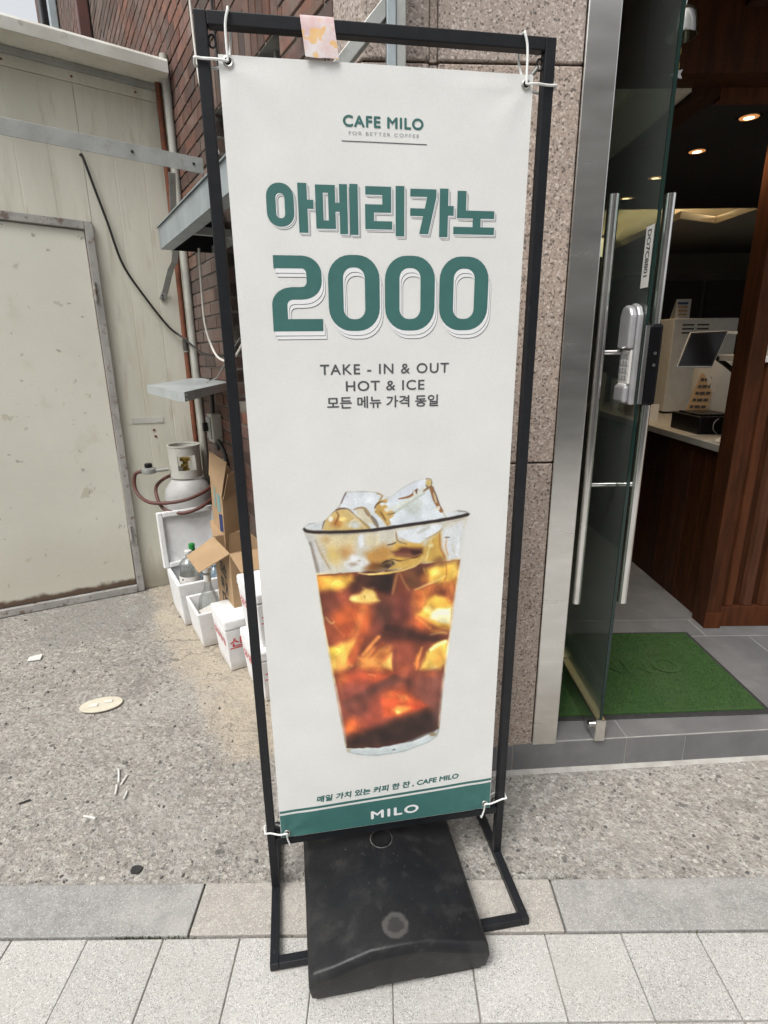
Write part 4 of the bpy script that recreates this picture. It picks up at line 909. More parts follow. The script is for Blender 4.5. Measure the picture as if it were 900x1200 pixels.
# bottles
def bottle(p, prof, label, capm, caph, matn='bottle_glass', lean=(0, 0), labelz=None, seg=28, grp=None, sq=False):
    t = thing('bottle', label, 'bottle', p, 0, grp, rot=(lean[0], lean[1], 0))
    MB().lathe(prof, seg).build('glass_body', matn, t, smooth=True)
    r, z = prof[-1]
    MB().lathe([(r + .002, z + .0005), (r + .0035, z + .003), (r + .0035, z + caph), (r, z + caph + .002)], 20).build('cap', capm, t, smooth=True)
    if labelz:
        R_ = labelz[2]
        MB().lathe([(R_ + .0008, labelz[0]), (R_ + .0008, labelz[1])], seg, cap=False).build('paper_label', 'paper', t, smooth=True)
        k = MB()
        for i in range(16):
            a = math.radians(random.uniform(185, 290)); zz = random.uniform(labelz[0] + .02, labelz[1] - .01); dz = random.uniform(.003, .010); da = random.uniform(.05, .2)
            k.add([((R_ + .0016) * math.cos(a + x_), (R_ + .0016) * math.sin(a + x_), zz + y_) for x_, y_ in ((0, 0), (da, 0), (da, dz), (0, dz))], [(0, 1, 2, 3)])
        k.build('label_print', 'ink', t)
    return t
bottle(wp(.585, .285, .031), [(.045, 0), (.055, .004), (.057, .02), (.057, .255), (.05, .29), (.055, .30), (.055, .31), (.04, .335), (.016, .35), (.016, .37)], 'tall clear plastic bottle with a printed white label in the foam box', 'cap_white', .02, labelz=(.10, .25, .057), lean=(0, .03))
bottle(wp(.50, .235, .031), [(.04, 0), (.045, .004), (.045, .24), (.02, .30), (.014, .33), (.014, .355)], 'clear plastic bottle with a bright green cap', 'cap_green', .04)
bottle(wp(.47, .14, .031), [(.05, 0), (.056, .004), (.056, .25), (.03, .30), (.018, .315), (.018, .33)], 'blue tinted water bottle at the back of the foam box', 'cap_white', .03, matn='water_blue')
bottle(wp(.595, .14, .031), [(.045, 0), (.05, .004), (.05, .2), (.03, .25), (.016, .265), (.016, .28)], 'blue tinted bottle beside the cardboard flap', 'cap_white', .02, matn='water_blue')
gb = bottle(wp(.80, .235, .031), [(.05, 0), (.058, .006), (.06, .03), (.06, .13), (.05, .18), (.026, .225), (.019, .26), (.018, .31), (.0185, .325)], 'clear glass spirit bottle with a white cap in the small foam box', 'cap_white', .028, lean=(0, .02))
MB().lathe([(.0192, .275), (.0192, .312)], 24, cap=False).build('neck_label', 'paper', gb, smooth=True)
t = thing('white_carton', 'small white carton leaning in the small foam box', 'carton', wp(.885, .235, .105), rot=(.25, .55, WA + .3))
MB().box(-.07, .06, -.05, .05, -.03, .05).build('body', 'white_plastic', t, bevel=.002)
# open cardboard box
cb = thing('cardboard_box', 'open brown cardboard box with its flaps folded out', 'cardboard box', wp(1.0, .02, 0), rot=(0, 0, WA))
cb.location = wp(.86, .105, 0); HB = .565
def sheetbox(b, x0, x1, y0, y1, z0, z1, th=.004):
    b.box(x0, x1, y0, y0 + th, z0, z1); b.box(x0, x1, y1 - th, y1, z0, z1); b.box(x0, x0 + th, y0 + th, y1 - th, z0, z1); b.box(x1 - th, x1, y0 + th, y1 - th, z0, z1)
b = MB(); sheetbox(b, 0, .30, -.085, .10, 0, HB); b.box(.004, .296, -.081, .096, .0, .004)
b.build('walls', 'cardboard', cb)
def flap(pts, nm='flap'): 
    P = [Vector(p) for p in pts]; n = (P[1] - P[0]).cross(P[2] - P[0]).normalized() * .004
    MB().hexa(P + [p + n for p in P]).build(nm, 'cardboard', cb)
flap([(.0, -.086, HB), (.30, -.086, HB), (.27, -.23, HB - .075), (.01, -.23, HB - .075)])
flap([(.304, -.085, HB), (.304, .10, HB), (.44, .09, HB - .05), (.44, -.075, HB - .05)])
flap([(-.004, .10, HB), (-.004, -.085, HB), (-.10, -.07, HB + .06), (-.10, .09, HB + .06)])
vs, fs = text_polys('참좋은', .02, .2)
MB().add([(.09 + v[1] * .12, -.0862, .48 - v[0] * .26) for v in vs], fs).build('black_lettering', 'ink', cb)
MB().box(.20, .26, -.0866, -.0853, .13, .19).build('red_mark', 'red_print', cb)
# tall flattened carton
tc = thing('tall_carton', 'tall narrow brown carton with torn top standing on end', 'cardboard box', wp(.80, .155, 0), rot=(.0, .03, WA + .30))
tc.location = wp(.735, .085, 0)
b = MB()
ht = .93
P0 = [(0, -.085, 0), (.10, -.085, 0), (.10, .03, 0), (0, .03, 0), (0, -.085, ht - .05), (.10, -.085, ht - .16), (.10, .03, ht - .12), (0, .03, ht - .02)]
b.hexa(P0); b.build('body', 'cardboard', tc, bevel=.002)
MB().hexa([(.0, -.086, ht - .05), (.10, -.086, ht - .16), (.10, -.09, ht - .16), (.0, -.09, ht - .05), (-.005, -.07, ht + .07), (.085, -.03, ht + .02), (.085, -.034, ht + .02), (-.005, -.074, ht + .07)]).build('torn_flap', 'cardboard', tc)
MB().hexa([(.1005, -.08, ht - .17), (.1005, .03, ht - .13), (.104, .03, ht - .13), (.104, -.08, ht - .17), (.13, -.06, ht - .03), (.12, .03, ht - .02), (.124, .03, ht - .02), (.134, -.06, ht - .03)]).build('torn_flap', 'cardboard_inside', tc)
MB().box(.062, .092, -.0866, -.0855, .585, .68).build('blue_mark', 'blue_print', tc); MB().box(.055, .082, -.0866, -.0855, .69, .79).build('teal_mark', 'teal_print', tc); MB().box(.03, .042, -.0866, -.0855, .71, .82).build('grey_mark', 'teal_print', tc)
# litter on the concrete
p = ground(119, 827); t = thing('plastic_lid', 'flat cream oval plastic plate lying on the concrete', 'lid', (p.x, p.y, .003), .25)
ov = [(.088 * math.cos(a), .054 * math.sin(a)) for a in [i * 2 * PI / 40 for i in range(40)]]
mat('cream_plastic', (.62, .58, .47), (.55, .51, .41), 20, .5)
MB().prism(ov, 'Z', 0, .006).build('plate', 'cream_plastic', t, bevel=.002)
for (x0, x1, y0, y1) in ((-.045, -.012, -.016, .004), (.012, .045, -.0, .018)): MB().box(x0, x1, y0, y1, .0062, .011).build('raised_tab', 'off_white', t, bevel=.001)
p = ground(41, 772); t = thing('paper_scrap', 'small white paper scrap on the concrete by the shed', 'litter', (p.x, p.y, .002), .3); MB().hexa([(-.03, -.022, 0), (.03, -.022, 0), (.03, .022, 0), (-.03, .022, 0), (-.028, -.022, .004), (.03, -.02, .002), (.03, .022, .009), (-.03, .02, .003)]).build('scrap', 'paper', t)
for i, (xa, ya, xb, yb) in enumerate(((139, 901, 139, 917), (149, 908, 142, 919), (137, 920, 135, 931), (149, 927, 145, 936), (98, 956, 112, 959), (36, 937, 22, 942))):
    a, b_ = ground(xa, ya, .004), ground(xb, yb, .004)
    tag(MB().tube([a, a.lerp(b_, .5) + Vector((.001, 0, .0006)), b_], .0036 if i < 5 else .003, 8).build('cigarette_butt', 'paper' if i < 5 else 'black_cable', smooth=True), ('thin white cigarette butt dropped on the rough concrete' if i < 5 else 'short dark twig lying on the rough concrete'), 'litter', 'butts dropped on the concrete' if i < 5 else None)
p = ground(160, 1019); t = thing('tar_spot', 'flat dark tar blob stuck on the concrete near the kerb', 'tar spot', (p.x, p.y, .0)); MB().prism([(.018 * math.cos(a) * random.uniform(.7, 1.1), .016 * math.sin(a) * random.uniform(.7, 1.1)) for a in [i * PI / 6 for i in range(12)]], 'Z', -.004, .003).build('blob', 'rubber', t)

# ================================================================== BANNER STAND
FYAW, LEAN = .1639, .014
BS = (.0041, 1.2849, 0)
fs_ = thing('banner_stand', 'black square tube steel banner stand on the pavement', 'stand', BS, FYAW)
W_, H_, T_ = .685, 2.078, .0225; Z0 = .006
def Lp(u, v, d): return (u, -d - v * LEAN, v)                    # point of the upright frame; d towards the street
def bar(u0, u1, v0, v1, d0, d1, nm='tube'):
    P = [Lp(u0, v0, d1), Lp(u1, v0, d1), Lp(u1, v0, d0), Lp(u0, v0, d0), Lp(u0, v1, d1), Lp(u1, v1, d1), Lp(u1, v1, d0), Lp(u0, v1, d0)]
    return MB().hexa(P).build(nm, 'black_paint', fs_, bevel=.002)
h = W_ / 2; d0, d1 = -T_ / 2, T_ / 2
zb = Z0 + T_ + .0005
bar(-h, -h + T_, zb, H_, d0, d1, 'post'); bar(h - T_, h, zb, H_, d0, d1, 'post')
bar(-h + T_ + .0003, h - T_ - .0003, H_ - T_, H_, d0, d1, 'top_bar'); bar(-h + T_ + .0003, h - T_ - .0003, .178, .178 + T_, d0, d1, 'bottom_bar')
bd = .222
for s in (-1, 1):
    u0, u1 = (-h, -h + T_) if s < 0 else (h - T_, h)
    MB().box(u0, u1, -bd, bd, Z0, Z0 + T_).build('base_bar', 'black_paint', fs_, bevel=.002)
    for yy in (-bd + .03, .2): MB().lathe([(.004, Z0 + T_ + .0002), (.004, Z0 + T_ + .0012)], 10, ((u0 + u1) / 2, yy, 0)).build('bolt_hole', 'dark_opening', fs_)
    for yy in (-bd + .012, bd - .012): MB().lathe([(.008, 0), (.008, Z0 - .0003)], 12, ((u0 + u1) / 2 + (-s) * .012, yy, 0)).build('rubber_foot', 'cardboard', fs_)
for y0 in (-bd, bd - T_): MB().box(-h + T_ + .0003, h - T_ - .0003, y0, y0 + T_, Z0, Z0 + T_).build('base_bar', 'black_paint', fs_, bevel=.002)
# corner hook plates
for s in (-1, 1):
    for v in (H_ - T_ - .02, .178 + T_ + .015):
        u = s * (h - T_ - .006); P = Lp(u, v, 0); MB().tube([(P[0] + .006 * math.cos(a), P[1], P[2] + .010 * math.sin(a)) for a in [i * PI / 6 for i in range(12)]], .002, 8, closed=True).build('hook_ring', 'black_paint', fs_, smooth=True)
# ---- water tank
TX0, TX1 = -.248, .196
tk = thing('weight_tank', 'black plastic water weight sitting on the banner stand base', 'weight', BS, FYAW)
xs = [TX0, TX0 + .012, TX0 + .06, -.10, -.03, .042, TX1 - .06, TX1 - .012, TX1]
zt = [.082, .096, .106, .136, .138, .136, .106, .096, .082]
ysl = [-.318, -.305, -.20, .0, .18, .19]
b = MB()
vs = []; nx = len(xs)
for j, y in enumerate(ysl):
    for i, x in enumerate(xs):
        e = .006 if j == 0 else (.004 if j == len(ysl) - 1 else 0.)
        k_ = 1 - (.0 if y < 0 else .0)
        vs.append((x, y, zt[i] - e - (.012 if y == -.318 else 0)))
nb = len(vs)
for j, y in enumerate(ysl):
    for i, x in enumerate(xs): vs.append((x if 0 < i < nx - 1 else (x + .006 if i == 0 else x - .006), y + (.008 if j == 0 else 0), .033 if j > 1 else .018))
f = []
for j in range(len(ysl) - 1):
    for i in range(nx - 1):
        a = j * nx + i; f.append((a, a + 1, a + nx + 1, a + nx)); f.append((nb + a, nb + a + nx, nb + a + nx + 1, nb + a + 1))
for i in range(nx - 1):
    a = i; f.append((a, nb + a, nb + a + 1, a + 1)); a = (len(ysl) - 1) * nx + i; f.append((a, a + 1, nb + a + 1, nb + a))
for j in range(len(ysl) - 1):
    a = j * nx; f.append((a, a + nx, nb + a + nx, nb + a)); a = j * nx + nx - 1; f.append((a, nb + a, nb + a + nx, a + nx))
b.add(vs, f); b.build('tank_shell', 'tank_plastic', tk, smooth=True, bevel=.011, bseg=4)
for (xa, xb) in ((TX0 + .012, -.085), (.03, TX1 - .012)): MB().box(xa, xb, -.303, -.236, .0, .034).build('tank_foot', 'tank_plastic', tk, smooth=True, bevel=.008)
MB().box(TX0 + .02, TX1 - .02, -.19, .16, .0, .034).build('tank_foot', 'tank_plastic', tk, bevel=.006)
MB().lathe([(.020, .1385), (.027, .1395), (.028, .1425), (.024, .143), (.022, .139), (.004, .1388)], 32, (-.024, -.004, 0)).build('filler_cap', 'black_plastic', tk, smooth=True)
MB().lathe([(.031, .1375), (.033, .1392), (.0305, .1400), (.0295, .1385)], 32, (-.024, -.004, 0), cap=False).build('cap_collar', 'tank_dust', tk, smooth=True)

# ---- banner
bn = thing('banner', 'off white cafe banner printed with green lettering and an iced coffee', 'banner', BS, FYAW)
BU0, BV0, BWm, BHm = -.3045, .2105, .600, 1.800
def bulge(u, v):      # u, v in mm on the banner
    a = u / 600; c = v / 1800
    w_ = 2.2 * math.sin(PI * a) * math.sin(PI * c) + .9 * math.sin(2.3 * PI * c + .6) * math.sin(1.1 * PI * a + .4)
    for (cu, cv) in ((17, 1789), (585, 1783), (17, 16), (583, 18)):       # the ties pull short creases into the corners
        du, dv = u - cu, v - cv; r_ = math.hypot(du, dv); an = math.atan2(dv, du)
        w_ += 1.5 * math.exp(-r_ / 95) * math.sin(5.5 * an + cu) * min(1, r_ / 40)
    w_ += 1.3 * math.sin(c * 17 + 1.4 * math.sin(a * 4)) * math.exp(-((a - .08) / .22) ** 2) + 1.0 * math.sin(c * 13 + 2) * math.exp(-((a - .95) / .2) ** 2) + 1.1 * math.sin(3.1 * a + 5 * c)
    return w_ / 1000
def BP(u, v, lift=0.):   # mm -> local metres; lift in mm towards the street
    vv = BV0 + v / 1000 * (BHm / 1.8); d = .0165 + bulge(u, v) + lift / 1000
    return Lp(BU0 + u / 1000, vv, d)
b = MB(); nu, nv = 60, 180
for side, lf in ((0, 0.), (1, -.7)):
    o_ = len(b.v)
    for j in range(nv + 1):
        for i in range(nu + 1): b.v.append(BP(600 * i / nu, 1800 * j / nv, lf))
    for j in range(nv):
        for i in range(nu):
            a = o_ + j * (nu + 1) + i; q = (a, a + 1, a + nu + 2, a + nu + 1); b.f.append(q if side == 0 else q[::-1]); b.mi.append(0)
n1 = (nu + 1) * (nv + 1)
for i in range(nu): b.f += [(i, n1 + i, n1 + i + 1, i + 1), (nv * (nu + 1) + i, nv * (nu + 1) + i + 1, n1 + nv * (nu + 1) + i + 1, n1 + nv * (nu + 1) + i)]; b.mi += [0, 0]
for j in range(nv):
    a = j * (nu + 1); c_ = a + nu; b.f += [(a, a + nu + 1, n1 + a + nu + 1, n1 + a), (c_, n1 + c_, n1 + c_ + nu + 1, c_ + nu + 1)]; b.mi += [0, 0]
b.build('cloth', 'banner_cloth', bn, smooth=True)
def sheet(polys, lift, mi, B):     # polys: list of (verts in mm, faces)
    for vs, fs in polys: B.add([BP(u, v, lift) for u, v in vs], fs, mi)
def rect(u0, u1, v0, v1):
    n = max(1, int((u1 - u0) // 10)); k = max(1, int((v1 - v0) // 10)); vs = [(u0 + (u1 - u0) * i / n, v0 + (v1 - v0) * j / k) for j in range(k + 1) for i in range(n + 1)]
    return vs, [(j * (n + 1) + i, j * (n + 1) + i + 1, (j + 1) * (n + 1) + i + 1, (j + 1) * (n + 1) + i) for j in range(k) for i in range(n)]
def rr(u0, u1, v0, v1, r, n=7):
    P = []
    for cx, cy, a0 in ((u1 - r, v1 - r, 0), (u0 + r, v1 - r, PI / 2), (u0 + r, v0 + r, PI), (u1 - r, v0 + r, 1.5 * PI)):
        for k in range(n + 1): a = a0 + k * PI / 2 / n; P.append((cx + r * math.cos(a), cy + r * math.sin(a)))
    return P
def ringp(o, i): n = len(o); return o + i, [(k, (k + 1) % n, n + (k + 1) % n, n + k) for k in range(n)]
def stroke(path, wdt, ksc):       # thick line with even width in a space squeezed by ksc in u
    P = [Vector((u * ksc, v)) for u, v in path]; L_, R_ = [], []
    for i, p in enumerate(P):
        d = (P[min(i + 1, len(P) - 1)] - P[max(i - 1, 0)]).normalized(); n = Vector((-d.y, d.x)) * wdt / 2
        L_.append(((p + n).x / ksc, (p + n).y)); R_.append(((p - n).x / ksc, (p - n).y))
    n = len(P); return L_ + R_, [(i, i + 1, n + i + 1, n + i) for i in range(n - 1)]
def arc(cx, cy, rx, ry, a0, a1, n=8): return [(cx + rx * math.cos(math.radians(a0 + (a1 - a0) * k / n)), cy + ry * math.sin(math.radians(a0 + (a1 - a0) * k / n))) for k in range(n + 1)]
def quad(*p): return list(p), [tuple(range(len(p)))]
glyphs = {
 'a': [ringp(rr(69, 122, 1521, 1598, 25), rr(87, 104, 1536, 1580, 8)), rect(130, 148, 1511, 1599), rect(148, 160, 1554, 1570)],
 'me': [ringp(rr(164, 203, 1519, 1597, .5), rr(179, 189, 1534, 1583, .5)), rect(203, 211, 1550, 1566), rect(211, 227, 1510, 1599), rect(231.5, 248, 1509, 1600)],
 'ri': [rect(263, 315, 1582, 1597), rect(297, 315, 1565, 1582), rect(262, 315, 1550.5, 1565), rect(262, 280, 1535, 1550.5), rect(262, 317, 1520, 1535), rect(324, 342, 1508, 1599)],
 'ka': [quad((354, 1581), (388, 1581), (408, 1581), (408, 1595), (354, 1595)), quad((354, 1546), (384, 1546), (387, 1560), (354, 1560)), quad((373, 1513), (392, 1513), (408, 1581), (389, 1581)), rect(415, 433, 1508, 1597), rect(433, 445, 1548, 1566)],
 'no': [rect(452, 471, 1558.5, 1594), rect(452, 532, 1544, 1558.5), rect(486, 503, 1528, 1544), rect(445, 533, 1514, 1528)],
}
two = [(75, 1457.5), (128, 1457.5)] + arc(131, 1435, 24, 22.5, 90, 0) + arc(131, 1422, 24, 23, 0, -90) + [(125, 1398.5), (110, 1398.5)] + arc(108, 1375, 25, 23, 95, 180) + [(83, 1350), (83, 1349)]
digits = {'2': [stroke(two, 24, .78), rect(67.4, 170, 1325, 1349)]}
for k, (u0, u1) in enumerate(((183, 290), (301, 408), (418, 526))):
    digits['0%d' % k] = [ringp(rr(u0, u1, 1325, 1472, 46), rr(u0 + 31, u1 - 31, 1348.5, 1448.5, 20))]
def sh_(polys, du, dv): return [([(u + du, v + dv) for u, v in vs], fs) for vs, fs in polys]
for g_, steps in ((glyphs, ((4.6, -5.2), (3.6, -4.4), (2.4, -2.7), (1.6, -2.0))), (digits, ((7.4, -17.0), (6.6, -15.8), (4.0, -9.6), (3.2, -8.5)))):
    for key, polys in g_.items():
        B = MB(); lf = .35
        for (du, dv), mi in zip(steps, (2, 1, 2, 1)): sheet(sh_(polys, du, dv), lf, mi, B); lf += .18
        sheet(polys, lf, 0, B); B.build('letter', ['green_print', 'white_print', 'grey_print'], bn)
def line(body, u0, u1, v0, v1, m_, bold=0., shear=0., lift=.5, slope=0., space=1.):
    vs, fs = text_polys(body, 0, shear, space)
    B = MB()
    for k, (a, c) in enumerate(((0, 0), (bold, 0), (-bold, 0), (0, bold), (0, -bold)) if bold else ((0, 0),)):      # bold: the strokes inked a little wider
        sheet([([(u0 + v[0] * (u1 - u0) + a, v0 + v[1] * (v1 - v0) + slope * v[0] + c) for v in vs], fs)], lift + k * .02, 0, B)
    return B.build('lettering', m_, bn)
line('CAFE MILO', 223, 379, 1697.5, 1715.5, 'green_print', .95, space=1.12)
line('FOR BETTER COFFEE', 233, 371, 1683.5, 1689.5, 'faint_print', 0, space=1.35)
line('TAKE - IN & OUT', 160, 443, 1236, 1257, 'grey_print', .45, space=1.15)
line('HOT & ICE', 214, 388, 1200.5, 1221.5, 'grey_print', .45, space=1.1)
line('모든 메뉴 가격 동일', 172, 420, 1163.5, 1188.5, 'grey_print', .6)
line('매일 가치 있는 커피 한 잔 , CAFE MILO', 103, 501, 105, 126, 'green_print', .95, .12, slope=14)
line('MILO', 251, 385, 22, 48, 'white_print', 1.5, lift=1.0, slope=3, space=1.2)
for (q, m_, lf) in ((rect(219, 387, 1672, 1673.6), 'grey_print', .5),): B = MB(); sheet([q], lf, 0, B); B.build('underline', m_, bn)
def skew(q, s): return [(u, v + s * u / 600) for u, v in q[0]], q[1]
B = MB(); sheet([skew(rect(1, 599, 84, 91.5), 14)], .5, 0, B); B.build('stripe', 'green_print', bn)
q = rect(1, 599, 0, 76); q = [(u, v + (14 * u / 600) * (v / 76) + 1) for u, v in q[0]], q[1]
B = MB(); sheet([q], .45, 0, B); B.build('green_band', 'green_print', bn)
# ---- printed iced coffee, coloured point by point like the ink it is (photo space: 900x1200 picture)
def solve(A, y):
    n = len(y); Mx = [r[:] + [v] for r, v in zip(A, y)]
    for i in range(n):
        p = max(range(i, n), key=lambda k: abs(Mx[k][i])); Mx[i], Mx[p] = Mx[p], Mx[i]
        for k in range(n):
            if k != i:
                f_ = Mx[k][i] / Mx[i][i]
                if f_: Mx[k] = [a_ - f_ * b_ for a_, b_ in zip(Mx[k], Mx[i])]
    return [Mx[i][n] / Mx[i][i] for i in range(n)]
src = [(0, 0), (600, 0), (0, 1800), (600, 1800)]; dst = [(328.5, 977), (572, 946), (255.5, 66), (622, 91)]
A = []; y_ = []
for (x, y), (u, v) in zip(src, dst): A.append([x, y, 1, 0, 0, 0, -u * x, -u * y]); y_.append(u); A.append([0, 0, 0, x, y, 1, -v * x, -v * y]); y_.append(v)
hm = solve(A, y_)
